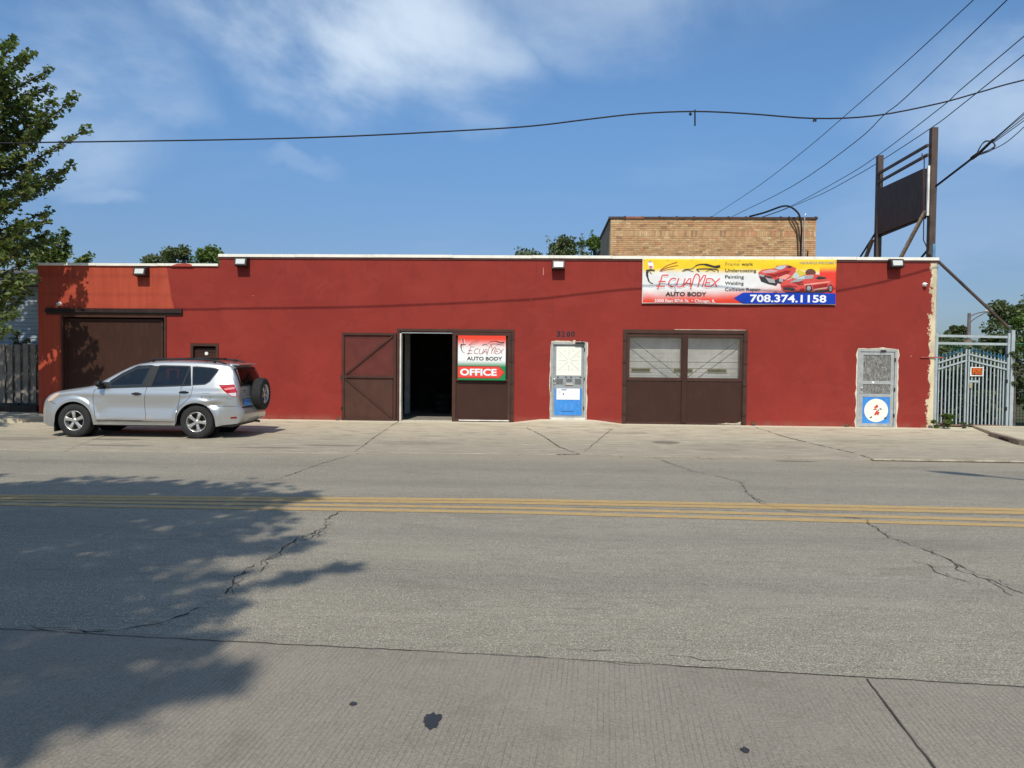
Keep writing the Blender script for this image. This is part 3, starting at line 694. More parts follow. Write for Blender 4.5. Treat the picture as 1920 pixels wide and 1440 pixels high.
# scraped corner at the foot
MB(SO).prism([(4.75, .11), (5.42, .10), (5.44, .19), (5.33, .15), (5.2, .135), (5.05, .15), (4.9, .12)], WY+.003, WY+.0075).build('paint_scrape', worn('bare_scrape', (.45, .38, .3), .8, var=.5, scale=20), shop)
M_ROLL = worn('rollup_panel', (.52, .51, .46), .5, var=.1, scale=4, dirt=(.3, .27, .2), dirt_amt=.5)
ru = obj('rollup_door', MB(SO).box(2.26, 5.52, WY+.31, WY+.33, .09, 2.6).mesh('rollup_door', M_ROLL), shop)
zc = .1
for hgt in (.42, .42, .21, .15, .30, .175, .36, .3, .20):
    a = zc+.012; b = min(zc+hgt, 2.59)
    if b-a > .03:
        MB(SO).box(2.27, 5.51, WY+.285, WY+.309, a, b).build('panel', M_ROLL, ru, bevel=.006)
        if b-a > .25:
            for q_ in (.33, .66): MB(SO).box(2.27, 5.51, WY+.281, WY+.284, a+(b-a)*q_, a+(b-a)*q_+.01).build('rib', M_ROLL, ru)
    zc += hgt
M_OLIVE = worn('dark_pane', (.07, .065, .015), .25)
for x in (2.46, 3.62, 4.55):
    MB(SO).box(x, x+.56, WY+.266, WY+.2845, 1.5-.005, 1.605).build('window', worn('window_trim', (.42, .38, .2), .5), ru)
    MB(SO).box(x+.03, x+.53, WY+.258, WY+.2655, 1.515, 1.595).build('pane', M_OLIVE, ru)

# --- two steel security doors
def ring(name, x0, x1, z0, z1, w, y0, y1, seed):
    """uneven band of bare plaster round a door"""
    rnd = random.Random(seed); out, inn = [], []
    def side(a, b, nrm, k):
        for i in range(k):
            q = Vector(a).lerp(Vector(b), i/k); ww = w*rnd.uniform(.35, 1.35)
            out.append((q.x+nrm[0]*ww, q.y+nrm[1]*ww)); inn.append((q.x, q.y))
    side((x0, z0), (x0, z1), (-1, 0), 14); side((x0, z1), (x1, z1), (0, 1), 8); side((x1, z1), (x1, z0), (1, 0), 14)
    out.append((x1+w, z0)); inn.append((x1, z0))
    n = len(out); vs = [(x, y0, z) for x, z in out]+[(x, y0, z) for x, z in inn]+[(x, y1, z) for x, z in out]+[(x, y1, z) for x, z in inn]
    fs = []
    for i in range(n-1): fs += [(i, i+1, n+i+1, n+i), (i, 2*n+i, 2*n+i+1, i+1), (n+i, n+i+1, 3*n+i+1, 3*n+i)]
    MB(SO).add(vs, fs).build('plaster_edge', M_PLAST, shop)
M_BLUE = worn('blue_panel', (.045, .23, .60), .4, var=.12, scale=5, dirt=(.4, .45, .5), dirt_amt=.25)
M_FRONT = worn('aluminium_frame', (.42, .43, .41), .4, metal=.3, var=.15, scale=8, dirt=(.22, .2, .16), dirt_amt=.4)
# door with the house number
x0, x1, z0, z1 = OP_D1
ring('plaster', x0, x1, z0, z1, .035, WY-.012, WY, 4)
frame_rect('door_frame', M_FRONT, shop, x0+.003, x1-.003, z0+.003, z1-.003, .055, WY-.02, WY+.11, 'LRT')
MB(SO).box(x0+.01, x1-.01, WY-.04, WY+.12, z0-.02, z0+.05).build('threshold', worn('pale_sill', (.6, .57, .5), .6), shop)
d = obj('door', MB(SO).box(x0+.06, x1-.06, WY+.035, WY+.08, z0+.055, z1-.06).mesh('door', M_GALV), shop)
MB(SO).box(.415, 1.095, WY+.022, WY+.034, 1.385, 2.175).build('white_board', worn('white_board', (.78, .77, .68), .55, var=.04, dirt=(.6, .58, .48), dirt_amt=.3), d)
sm = MB(SO); cx, cz = .76, 1.79
for a, r0, r1 in ((45, .03, .42), (135, .03, .40), (225, .03, .42), (315, .05, .42), (0, .05, .27), (180, .06, .28), (90, .04, .27), (270, .12, .33)):
    ca, sa = cos(radians(a)), sin(radians(a)); stroke(sm, [(cx+ca*r0, cz+sa*r0), (cx+ca*r1*.98, cz+sa*r1*.9)], .013, WY+.0205)
for a in (22, 158, 202, 338, 65, 115, 250, 290):
    ca, sa = cos(radians(a)), sin(radians(a)); stroke(sm, [(cx+ca*.26-.03, cz+sa*.28), (cx+ca*.26, cz+sa*.28+.03), (cx+ca*.26+.03, cz+sa*.28)], .009, WY+.0205)
sm.build('smudge', worn('smudge', (.56, .55, .46), .7), d)
for a, b in ((.42, .60), (.69, .85), (.93, 1.10)):
    MB(SO).box(a, b, WY+.026, WY+.034, 1.15 if b-a > .165 else 1.22, 1.295).build('vent', worn('perforated', (.13, .135, .13), .5, var=.4, scale=60), d)
MB(SO).box(.665, .885, WY+.01, WY+.034, 1.115, 1.185).build('mail_slot', M_GALV, d, bevel=.005); MB(SO).box(.685, .865, WY+.004, WY+.0095, 1.13, 1.17).build('mail_flap', worn('flap', (.6, .5, .42), .5), d)
for a in (.44, .66, .80, 1.06): MB(SO).box(a, a+.05, WY+.024, WY+.034, 1.33, 1.35).build('bolt', M_BLACK, d)
MB(SO).box(.34, .40, WY+.018, WY+.034, 1.14, 1.31).build('lock_plate', M_FRONT, d); MB(SO).lathe([(.0, -.05), (.03, -.045), (.033, -.02), (.018, 0)], (.37, WY+.02, 1.27), 'Y', 14).build('handle', worn('chrome', (.7, .7, .7), .2, metal=1), d, smooth=True)
MB(SO).box(.262, .285, WY-.035, WY-.021, .95, 1.35).build('pull_bar', M_BLACK, d)
MB(SO).box(.375, 1.125, WY+.024, WY+.034, .30, 1.03).build('kick_panel', M_BLUE, d)
MB(SO).box(.43, 1.065, WY+.016, WY+.0235, .725, 1.03).build('notice', worn('notice_white', (.8, .8, .78), .5, var=.03), d)
nt = MB(SO)
for a, b, c, e in ((.56, .71, .995, 1.012), (.56, .70, .965, .972), (.49, .495, .85, 1.0), (.60, .635, .86, .90)): MB(SO).box(a, b, WY+.0135, WY+.0155, c, e).build('print', worn('print_navy', (.05, .08, .25), .6), d)
nt = MB(SO)
for a, b, c, e in ((.52, .53, .89, .98), (.47, .485, .78, .80)): MB(SO).box(a, b, WY+.0135, WY+.0155, c, e).build('print', worn('print_red', (.6, .08, .05), .6), d)
MB(SO).box(.55, .90, WY+.018, WY+.0235, .405, .413).build('scratch', M_BLACK, d)
cl_ = MB(SO); cl_.box(.92, 1.18, WY-.07, WY-.021, 2.245, 2.30); cl_.bar((1.18, WY-.045, 2.27), (1.08, WY-.045, 2.33), .02, .02); cl_.build('door_closer', M_BLACK, shop, bevel=.006)
MB(SO).box(.86, .93, WY-.03, WY-.0, 2.25, 2.35).build('plaster_patch', M_PLAST, shop)
for z in (.45, 1.25, 2.05): MB(SO).box(1.16, 1.19, WY-.035, WY-.021, z, z+.09).build('hinge', M_BLACK, d)
# house number 3200
def digits(name, s, x, z, h, w, gap, y, m, parent):
    shp = {'3': [[(0, 1), (1, 1), (.35, .58), (1, .5), (1, .1), (.8, 0), (0, 0)]], '2': [[(0, .85), (.25, 1), (.8, 1), (1, .8), (.9, .55), (0, 0), (1, 0)]], '0': [[(.45, 1), (.1, .85), (0, .5), (.1, .15), (.45, 0)], [(.6, 1), (.9, .85), (1, .5), (.9, .15), (.6, 0)]]}
    for i, ch in enumerate(s):
        mb = MB(WP(parent))
        for st_ in shp[ch]: stroke(mb, [(x+i*(w+gap[i])+px*w, z+pz*h) for px, pz in st_], .045, y)
        mb.build(name, m, parent)
M_STEN = worn('stencil_black', (.028, .022, .03), .8, var=.5, scale=14)
for ch, dx in (('3', 0), ('2', .125), ('0', .265), ('0', .385)): place_text('digit', ch, .42+dx, 2.445, WY-.003, .205, M_STEN, shop, width=.10, bold=.009)
# right-hand door with blue panel and disc
x0, x1, z0, z1 = OP_D2
ring('plaster', x0, x1, z0+.06, z1, .045, WY-.012, WY, 8)
frame_rect('door_frame', M_FRONT, shop, x0+.003, x1-.003, z0+.05, z1-.003, .06, WY-.02, WY+.11, 'LRT')
d = obj('door', MB(SO).box(x0+.07, x1-.07, WY+.04, WY+.08, .10, z1-.065).mesh('door', M_BLACK), shop)
frame_rect('stile', M_FRONT, d, x0+.068, x1-.068, .095, z1-.063, .09, WY+.005, WY+.039, 'LRTB')
for a, b in ((1.24, 1.33), (.90, .98)): MB(SO).box(x0+.158, x1-.158, WY+.006, WY+.039, a, b).build('rail', M_FRONT, d)
def scratched(t, p):
    o = t.new('ShaderNodeNewGeometry').outputs['Position']
    a = t.noise(t.scale(o, (9, 1, 3.)), 4., 8, .75, 1.2); b = t.noise(o, 12, 5, .7)
    c = t.mix(t.ramp(a, .42, .62), (.09, .088, .082), (.33, .32, .29)); c = t.mix(t.ramp(b, .55, .72, 0, .6), c, (.14, .135, .12))
    t.l.new(c, p.inputs['Base Color'])
M_SCR = mat('scratched_plexiglass', scratched, (.2, .2, .18), .35)
MB(SO).box(x0+.158, x1-.158, WY+.022, WY+.039, 1.33, z1-.153).build('scratched_pane', M_SCR, d)
MB(SO).box(x0+.158, x1-.158, WY+.022, WY+.039, .98, 1.24).build('scratched_pane', M_SCR, d)
MB(SO).box(x0+.15, x1-.16, WY+.012, WY+.039, .17, .90).build('kick_panel', M_BLUE, d)
MB(SO).lathe([(.0, -.006), (.315, -.006), (.315, 0)], (9.03, WY+.0115, .535), 'Y', 40).build('disc', worn('cream_disc', (.78, .76, .66), .5, var=.06, dirt=(.7, .65, .4), dirt_amt=.3), d)
mr, mk = MB(SO), MB(SO)
for poly in ([(8.97, .62), (9.05, .70), (9.09, .64), (9.03, .59)], [(8.93, .54), (9.0, .6), (9.06, .54), (9.0, .555)], [(8.98, .44), (9.04, .53), (9.12, .49), (9.09, .40), (9.04, .43), (9.0, .39)]): MB(SO).prism(poly, WY+.001, WY+.0045).build('print', worn('flaked_red', (.55, .05, .045), .6), d)
for poly in ([(8.86, .34), (8.92, .38), (8.93, .35), (8.89, .32)], [(9.24, .33), (9.3, .37), (9.31, .33), (9.26, .31)], [(9.1, .58), (9.16, .6), (9.18, .55)], [(9.06, .56), (9.12, .55), (9.08, .52)]): MB(SO).prism(poly, WY+.001, WY+.0045).build('print', worn('flaked_dark', (.05, .045, .045), .6), d)
MB(SO).box(x0+.07, x0+.15, WY-.012, WY+.004, 1.0, 1.2).build('lock_plate', M_FRONT, d); MB(SO).lathe([(.0, -.05), (.03, -.045), (.033, -.02), (.018, 0)], (x0+.115, WY-.012, 1.13), 'Y', 14).build('handle', worn('chrome', (.7, .7, .7), .2, metal=1), d, smooth=True)
MB(SO).lathe([(.0, -.01), (.03, -.01), (.03, 0)], (8.93, WY+.005, 1.29), 'Y', 14).build('cover_disc', worn('white_plate', (.8, .78, .74), .5), d)
for z in (.35, 1.05, 1.85): MB(SO).box(x1-.075, x1-.045, WY-.035, WY-.021, z, z+.10).build('hinge', M_BLACK, d)
MB(SO).box(9.1, 9.25, WY-.03, WY-.021, 2.11, 2.16).build('rust_patch', M_BLACK, d)
# small wall scars
for x, z, w, h in ((-7.99, 3.49, .025, .02), (-.3, 3.45, .02, .02), (.02, 4.12, .025, .18), (-.38, 3.32, .012, .012), (9.9, 1.99, .03, .03)):
    MB(SO).prism([(x, z), (x+w, z-h*.1), (x+w*.9, z+h), (x+w*.3, z+h*1.2)], WY-.004, WY+.0).build('scar', worn('scar', (.5, .22, .18), .8), shop)
MB(SO).bar((10.15, WY-.03, 1.98), (10.75, WY-.03, 1.98), .02, .03).build('bracket_rod', worn('red_rod', (.32, .07, .05), .6), shop)
MB(SO).tube([(10.56, WY+.05, .1), (10.56, WY+.05, 4.5)], .03, 8).build('conduit', M_FRONT, shop)

# ------------------------------------------------------------------ floodlights and cameras
M_BRONZE = worn('bronze_housing', (.025, .016, .014), .45, var=.2)
M_LENS = mat('frosted_lens', None, (.56, .58, .54), .25)
def floodlight(x, z, label, first=None):
    t_ = thing('floodlight', label, 'floodlight', (x, WY, z), 'wall floodlights under the coping')
    if first:
        for ch in first.children: c = ch.copy(); COL.objects.link(c); c.parent = t_
        return t_
    mb = MB(); mb.add([(-.18, 0, -.13), (.18, 0, -.13), (.18, 0, .12), (-.18, 0, .12), (-.17, -.27, -.10), (.17, -.27, -.10), (.17, -.20, .12), (-.17, -.20, .12)],
                      [(0, 1, 2, 3), (3, 2, 6, 7), (0, 3, 7, 4), (1, 5, 6, 2), (0, 4, 5, 1), (4, 7, 6, 5)])
    mb.build('housing', M_BRONZE, t_, bevel=.008)
    fy = lambda z: -.20-(.12-z)*.07/.22-.006
    MB().add([(-.125, fy(-.055), -.055), (.125, fy(-.055), -.055), (.125, fy(.08), .08), (-.125, fy(.08), .08)], [(0, 1, 2, 3)]).build('lens', M_LENS, t_)
    MB().box(-.17, .17, -.10, .0, .121, .135).build('cap', M_BRONZE, t_)
    return t_
def wallp(px, py, y=WY): return atY(px, py, y)
f0 = None
for px, py, lb in ((265, 510, 'bronze floodlight above the garage door on the lower orange wall'), (454, 492, 'bronze floodlight at the left end of the taller red wall'),
                   (1047, 497.5, 'bronze floodlight above the number 3200 door'), (1679, 495, 'bronze floodlight right of the printed banner near the corner')):
    q = wallp(px, py, WY-.1)
    f = floodlight(q.x, q.z, lb, f0); f0 = f0 or f
    if px == 265: f.location.y = WY+.015
def dome_cam(px, py, label, y=WY):
    q = wallp(px, py, y-.05); t_ = thing('security_camera', label, 'camera', (q.x, y, q.z), 'white wall security cameras')
    MB().lathe([(.0, -.035), (.05, -.03), (.055, 0)], (0, 0, 0), 'Y', 16).build('base', worn('white_plastic', (.8, .8, .8), .35, var=.03), t_, smooth=True)
    MB().lathe([(.0, -.12), (.028, -.115), (.046, -.09), (.05, -.06), (.04, -.03)], (0, 0, -.012), 'Y', 16).build('housing', worn('white_plastic', (.8, .8, .8), .35), t_, smooth=True)
    MB().lathe([(.0, -.128), (.02, -.122), (.022, -.117)], (.008, 0, -.02), 'Y', 12).build('lens', mat('lens_black', None, (.01, .01, .01), .1), t_)
dome_cam(110, 569.5, 'white dome security camera above the left end of the garage lintel', WY+.015); dome_cam(1735, 533, 'white dome security camera by the peeling right corner')

# ------------------------------------------------------------------ banner
bx0, bx1, bz0, bz1 = 2.705, 7.868, 3.355, 4.565
def bsurf(x, z):
    e = min(1, (x-bx0)*6, (bx1-x)*6, (z-bz0)*8+.3, (bz1-z)*8); e = max(0, e)
    s = .020*noise.noise((x*1.1, z*2.3, 4.2))+.013*noise.noise(((x+z*1.2)*2.6, z*1.6, 9.))+.006*noise.noise(((x-z*.8)*5.5, z*2.5, 2.))
    sag = -.012*sin(pi*(x-bx0)/(bx1-bx0))
    return (s+sag)*e
ban = thing('banner', 'long printed auto body banner in yellow, white and red strung under the coping', 'banner', (bx0, WY, bz0))
BY = WY-.06
def banner_fn(t, p):
    o = t.new('ShaderNodeNewGeometry').outputs['Position']; x = t.xyz(o)
    nz = t.math('MULTIPLY', t.math('SUBTRACT', t.noise(o, 1.4, 4), .5), .18)
    z = t.math('ADD', x[2], nz)
    YEL, WHT, RED = (.83, .56, .02), (.74, .73, .70), (.72, .06, .03)
    rx = t.ramp(x[0], 5.4, 7.6)
    c = t.mix(t.ramp(z, 4.33, 4.14), YEL, WHT)
    zr = t.math('SUBTRACT', z, t.math('MULTIPLY', t.ramp(x[0], 3.4, 6.9), .13))
    c = t.mix(t.ramp(zr, 3.80, 3.42), c, RED)
    c = t.mix(t.math('MULTIPLY', t.ramp(x[0], 6.1, 7.1), t.ramp(z, 4.30, 3.95)), c, (.76, .13, .09))
    c = t.mix(t.math('MULTIPLY', t.ramp(x[0], 7.415, 7.425), t.ramp(x[2], 4.42, 4.2)), c, (.74, .05, .03))
    edge = t.math('MAXIMUM', t.ramp(x[2], bz0+.028, bz0+.024), t.ramp(x[0], bx0+.02, bx0+.016))
    c = t.mix(edge, c, (.72, .66, .62))
    t.l.new(c, p.inputs['Base Color'])
M_BAN = mat('banner_print', banner_fn, (.8, .7, .4), .38)
NX, NZ = 150, 36; vs = []
for j in range(NZ+1):
    for i in range(NX+1):
        x, z = bx0+(bx1-bx0)*i/NX, bz0+(bz1-bz0)*j/NZ; vs.append((x, BY+bsurf(x, z), z+.012*sin(pi*i/NX*3)*(1 if j == 0 else 0)))
mb = MB(WP(ban)); mb.add(vs, [(j*(NX+1)+i, j*(NX+1)+i+1, (j+1)*(NX+1)+i+1, (j+1)*(NX+1)+i) for j in range(NZ) for i in range(NX)])
sheet = mb.build('sheet', M_BAN, ban, smooth=True)
sheet_m = sheet.modifiers.new('thick', 'SOLIDIFY'); sheet_m.thickness = .002; sheet_m.offset = 1
for i in range(9):
    x = bx0+.04+(bx1-bx0-.08)*i/8
    MB(WP(ban)).lathe([(.0, -.004), (.014, -.004), (.014, .0)], (x, BY-.004, bz1-.035), 'Y', 10).build('grommet', M_GALV, ban)
for x in (bx0+.04, bx1-.04, (bx0+bx1)/2): MB(WP(ban)).bar((x, BY-.008, bz1-.035), (x, WY-.0, bz1-.0), .008).build('tie', M_BLACK, ban)
def on_banner(mb, name, m): return mb.build(name, m, ban)
TY = BY-.013
def B(u, v): return (bx0+(bx1-bx0)*u, bz1-(bz1-bz0)*v)      # fractions of the banner, v downwards
# zoomed reading of the print: pixels of a 1920x542 close-up spanning x 73..1858, y 66..492
def Z(px, py): return B((px-73)/1785., (py-66)/426.)
INK = mat('print_black', None, (.03, .03, .032), .5); INKR = mat('print_red_ink', None, (.60, .075, .06), .45); INKW = mat('print_white', None, (.8, .8, .8), .45)
INKB = mat('print_blue', None, (.006, .042, .38), .4); INKG = mat('print_grey', None, (.35, .33, .33), .5); INKD = mat('print_dark_red', None, (.35, .03, .03), .45); INKP = mat('print_glass', None, (.45, .55, .58), .3)
INKSKIN = mat('print_brown', None, (.14, .05, .03), .5); INKF = mat('print_faded', None, (.36, .27, .06), .5)
def logo_word(Zf, parent, y, surf, ink, wd, halo=None):
    """the stylised word EcuaMex in thin slanted strokes, coordinates read off the close-up"""
    S = [[(315, 222), (258, 222), (242, 280), (218, 352)], [(222, 282), (288, 282)], [(202, 327), (283, 327)],
         [(388, 258), (350, 252), (322, 285), (318, 318), (345, 330), (372, 322)],
         [(412, 250), (395, 300), (400, 328), (430, 330), (452, 310), (470, 250)],
         [(452, 330), (505, 255), (522, 252), (515, 330)], [(474, 300), (515, 300)],
         [(520, 352), (560, 222), (595, 222), (602, 262), (588, 330)], [(602, 285), (640, 222), (662, 222), (628, 328)],
         [(715, 252), (672, 252), (652, 328), (700, 328)], [(662, 290), (702, 290)],
         [(715, 252), (745, 285), (760, 330)], [(790, 250), (745, 292), (705, 330)]]
    if halo is not None:
        for s_ in S: mb = MB(WP(parent)); stroke(mb, [Zf(*q) for q in s_], wd*2.1, y+.002, surf); mb.build('letter_halo', halo, parent)
    for s_ in S:
        mb = MB(WP(parent))
        pts = [Zf(*q) for q in s_]
        if len(pts) > 4: pts = [tuple(q) for q in curve(pts, 4)]
        stroke(mb, pts, wd, y, surf); mb.build('lettering', ink, parent)
def logo_art(Zf, parent, y, surf, k):
    """paint gun, spray streaks and the sweep of a coupe roofline"""
    mb = MB(WP(parent)); P = lambda L: [Zf(*q) for q in L]
    def poly(mb_, L, yy): mb_.add([(x, yy+(surf(x, z) if surf else 0), z) for x, z in P(L)], [tuple(range(len(L)))[::-1] if True else ()])
    poly(mb, [(120, 92), (165, 92), (178, 150), (155, 162), (130, 150)], y+.002); mb.build('gun_cup', INKW, parent)
    mb = MB(WP(parent)); poly(mb, [(122, 96), (160, 92), (163, 106), (126, 112)], y); mb.build('gun_cup', INK, parent)
    mb = MB(WP(parent)); poly(mb, [(127, 113), (163, 108), (170, 145), (153, 157), (135, 148)], y); mb.build('gun_cup', INKR, parent)
    mb = MB(WP(parent)); stroke(mb, P([(150, 157), (152, 172)]), k, y, surf); stroke(mb, P([(105, 175), (150, 174), (188, 178)]), [k*.6, k*1.6, k*1.6], y, surf)
    stroke(mb, [tuple(q) for q in curve(P([(125, 176), (116, 205), (122, 240), (140, 285), (172, 303)]), 5)], [k*2.6]*5+[k*2.2]*5+[k*1.4]*5+[k*.8]*6, y, surf)
    stroke(mb, P([(140, 180), (148, 200), (158, 212)]), k*.6, y, surf); mb.build('gun_body', INK, parent)
    for L, w in (([(235, 180), (300, 130), (395, 98)], .6), ([(232, 183), (310, 148), (400, 128)], .5), ([(240, 188), (310, 168), (370, 160)], .4)):
        mb = MB(WP(parent)); stroke(mb, [tuple(q) for q in curve(P(L), 5)], k*w, y, surf); mb.build('spray_streak', INKD, parent)
    mb = MB(WP(parent))
    stroke(mb, [tuple(q) for q in curve(P([(440, 186), (470, 165), (530, 160), (570, 130), (610, 118), (660, 120), (740, 140), (790, 135)]), 4)], [k*.6]*12+[k*1.1]*8+[k*1.9]*5+[k*2.6]*4, y, surf)
    stroke(mb, [tuple(q) for q in curve(P([(600, 186), (575, 165), (640, 160), (720, 160), (770, 170), (772, 192)]), 4)], k*.9, y, surf)
    stroke(mb, [tuple(q) for q in curve(P([(455, 185), (490, 172), (545, 188)]), 4)], k*.5, y, surf)
    stroke(mb, [tuple(q) for q in curve(P([(660, 186), (700, 168), (745, 184)]), 4)], k*.5, y, surf); mb.build('car_outline', INK, parent)
logo_art(Z, ban, TY, bsurf, .026)
logo_word(Z, ban, TY-.002, bsurf, mat('print_coral', None, (.66, .13, .11), .45), .040, INKW)
def btext(s, px, py, h, wpx, m, bold=0., **kw):
    x, z = Z(px, py); return place_text('lettering', s, x, z, TY-.003, h, m, ban, width=wpx/1785.*(bx1-bx0), surf=bsurf, bold=bold, **kw)
btext('AUTO BODY', 290, 417, .145, 378, INK, .004)
btext('3300 East 87th St.', 190, 477, .112, 320, INKW, .0015); btext('Chicago, IL', 560, 477, .112, 190, INKW, .0015)
btext('\u2022', 530, 477, .112, 14, INKW)
btext('Frame', 838, 127, .125, 130, INKF); btext('work', 988, 127, .125, 105, INK, .001); btext('Undercoating', 838, 188, .125, 285, INK, .001); btext('Painting', 838, 248, .125, 172, INK, .001)
btext('Welding', 838, 308, .125, 172, INK, .001); btext('Collision Repair', 838, 367, .125, 328, INK, .001); btext('INSURANCE WELCOME *', 1520, 107, .085, 335, INKG, .0005)
arrow = [(920, 435), (1005, 382), (1400, 382), (1856, 382), (1856, 486), (1400, 486), (1005, 486)]
mb = MB(WP(ban)); A_ = [Z(*q) for q in arrow]
cols = [Z(920+(936*i/60), 0)[0] for i in range(61)]
top = [(x, (Z(0, 435)[1]+(Z(0, 382)[1]-Z(0, 435)[1])*min(1, (i*936/60)/85))) for i, x in enumerate(cols)]; bot_ = [(x, (Z(0, 435)[1]+(Z(0, 486)[1]-Z(0, 435)[1])*min(1, (i*936/60)/85))) for i, x in enumerate(cols)]
vs = [];
for (x, zt), (_, zb) in zip(top, bot_):
    for k_ in range(5): z = zt+(zb-zt)*k_/4; x_ = min(x, bx1-.01); vs.append((x_, TY+bsurf(x_, z), z))
mb.add(vs, [(i*5+k_, i*5+k_+1, (i+1)*5+k_+1, (i+1)*5+k_) for i in range(60) for k_ in range(4)]); mb.build('arrow_panel', INKB, ban)
btext('708.374.1158', 1070, 468, .27, 700, INKW, .007)
# two plain red coupes, the rear one with a crumpled nose, and a painter in yellow
def bpoly(name, L, m, dy):
    bm = bmesh.new(); P = [Z(*q) for q in L]; bm.faces.new([bm.verts.new((x, 0, z)) for x, z in P]); bmesh.ops.triangulate(bm, faces=bm.faces[:])
    for _ in range(2): bmesh.ops.subdivide_edges(bm, edges=[e for e in bm.edges if e.calc_length() > .08], cuts=1, use_grid_fill=True); bmesh.ops.triangulate(bm, faces=bm.faces[:])
    for v in bm.verts: v.co.y = TY+dy+bsurf(v.co.x, v.co.z)
    o_ = WP(ban)
    for v in bm.verts: v.co -= o_
    me = bpy.data.meshes.new(name); bm.to_mesh(me); bm.free(); return obj(name, me, ban, m)
def ell(cx, cy, rx, ry, n=16): return [(cx+rx*cos(2*pi*k/n), cy+ry*sin(2*pi*k/n)) for k in range(n)]
bpoly('painter_print', [(1440, 235), (1460, 195), (1510, 165), (1560, 185), (1590, 205), (1560, 235), (1480, 250)], mat('print_yellow', None, (.62, .48, .05), .5), .0)
bpoly('painter_print', ell(1487, 222, 26, 32), INKP, -.001); bpoly('painter_print', ell(1620, 190, 48, 36), INKSKIN, -.001)
bpoly('car_print', [(1142, 190), (1180, 165), (1290, 150), (1310, 128), (1400, 118), (1440, 128), (1490, 150), (1480, 190), (1440, 235), (1390, 262), (1330, 290), (1300, 310), (1230, 290), (1165, 265), (1150, 230)], INKR, -.001)
bpoly('car_print', [(1290, 152), (1330, 128), (1400, 122), (1380, 150), (1345, 165)], INKP, -.002); bpoly('car_print', [(1170, 182), (1250, 160), (1330, 172), (1290, 190), (1200, 198)], mat('print_rose', None, (.6, .35, .34), .4), -.002)
bpoly('car_print', [(1145, 205), (1230, 222), (1290, 235), (1330, 270), (1310, 315), (1240, 300), (1170, 275)], INK, -.002); bpoly('car_print', ell(1350, 265, 34, 30), INK, -.002); bpoly('car_print', ell(1352, 262, 20, 18), INKG, -.003)
bpoly('car_print', [(1400, 140), (1430, 125), (1450, 135), (1430, 150)], INK, -.003)
bpoly('car_print', [(1348, 300), (1370, 270), (1440, 252), (1500, 240), (1560, 212), (1640, 205), (1720, 212), (1770, 240), (1820, 262), (1836, 300), (1820, 345), (1700, 365), (1560, 372), (1400, 372), (1360, 350)], INKR, -.004)
bpoly('car_print', [(1480, 250), (1560, 218), (1650, 215), (1640, 245), (1560, 252)], INKP, -.006); bpoly('car_print', [(1560, 222), (1648, 217), (1640, 246), (1570, 250)], INKG, -.007)
bpoly('car_print', [(1668, 245), (1690, 225), (1750, 232), (1770, 245), (1700, 255)], INK, -.006); bpoly('car_print', [(1440, 268), (1500, 250), (1560, 256), (1500, 285), (1440, 292)], INKG, -.005)
bpoly('car_print', [(1365, 320), (1450, 325), (1485, 345), (1470, 362), (1375, 352)], INK, -.006); bpoly('car_print', [(1500, 300), (1560, 292), (1555, 302), (1510, 308)], INK, -.006)
CD = mat('print_car_shade', None, (.30, .02, .02), .45); CHL = mat('print_car_light', None, (.80, .30, .24), .4)
for P_, m_, d_ in (([(1355, 318), (1420, 308), (1500, 318), (1498, 330), (1360, 330)], CD, -.0065), ([(1560, 300), (1660, 285), (1790, 270), (1800, 280), (1660, 300), (1565, 312)], CHL, -.0065), ([(1440, 285), (1545, 272), (1560, 280), (1500, 298)], CD, -.0065),
                   ([(1640, 310), (1775, 292), (1778, 322), (1650, 345)], CD, -.0062), ([(1390, 372), (1820, 350), (1830, 362), (1700, 380), (1400, 380)], INK, -.0055), ([(1520, 345), (1565, 335), (1570, 372), (1530, 374)], CD, -.0065),
                   ([(1200, 200), (1290, 205), (1400, 170), (1440, 180), (1400, 215), (1300, 240)], CD, -.0025), ([(1320, 240), (1400, 205), (1440, 215), (1390, 258)], CHL, -.003), ([(1150, 205), (1200, 215), (1195, 235), (1150, 225)], INKG, -.003), ([(1210, 240), (1290, 255), (1300, 290), (1240, 285)], INKG, -.003)): bpoly('car_print', P_, m_, d_)
for cx_ in (1607, 1806):
    bpoly('wheel_print', ell(cx_, 338, 30 if cx_ < 1700 else 22, 36), INK, -.006); bpoly('wheel_print', ell(cx_, 338, 19 if cx_ < 1700 else 14, 24), INKG, -.007)
bpoly('car_print', [(1645, 345), (1780, 325), (1770, 340), (1650, 358)], mat('print_pink', None, (.75, .4, .3), .4), -.006)

# ------------------------------------------------------------------ office sign
sx0, sx1, sz0, sz1 = -2.275, -.968, 1.235, 2.45; SY = WY-.075
osn = thing('office_sign', 'square red, white and green sign reading office with an arrow on the brown door', 'sign', (sx0, SY, sz0))
def sign_fn(t, p):
    o = t.new('ShaderNodeNewGeometry').outputs['Position']; z = t.xyz(o)[2]
    c = t.mix(t.ramp(z, 2.38, 2.05), (.74, .06, .03), (.78, .78, .76)); c = t.mix(t.ramp(z, 1.80, 1.58), c, (.01, .22, .07))
    t.l.new(c, p.inputs['Base Color'])
MB(WP(osn)).box(sx0, sx1, SY, SY+.02, sz0, sz1).build('panel', mat('sign_print', sign_fn, (.7, .5, .4), .35), osn)
for x in (sx0+.1, sx1-.1):
    for z in (sz0+.1, sz1-.1): MB(WP(osn)).box(x-.02, x+.02, SY+.02, WY-.018, z-.02, z+.02).build('standoff', M_BLACK, osn)
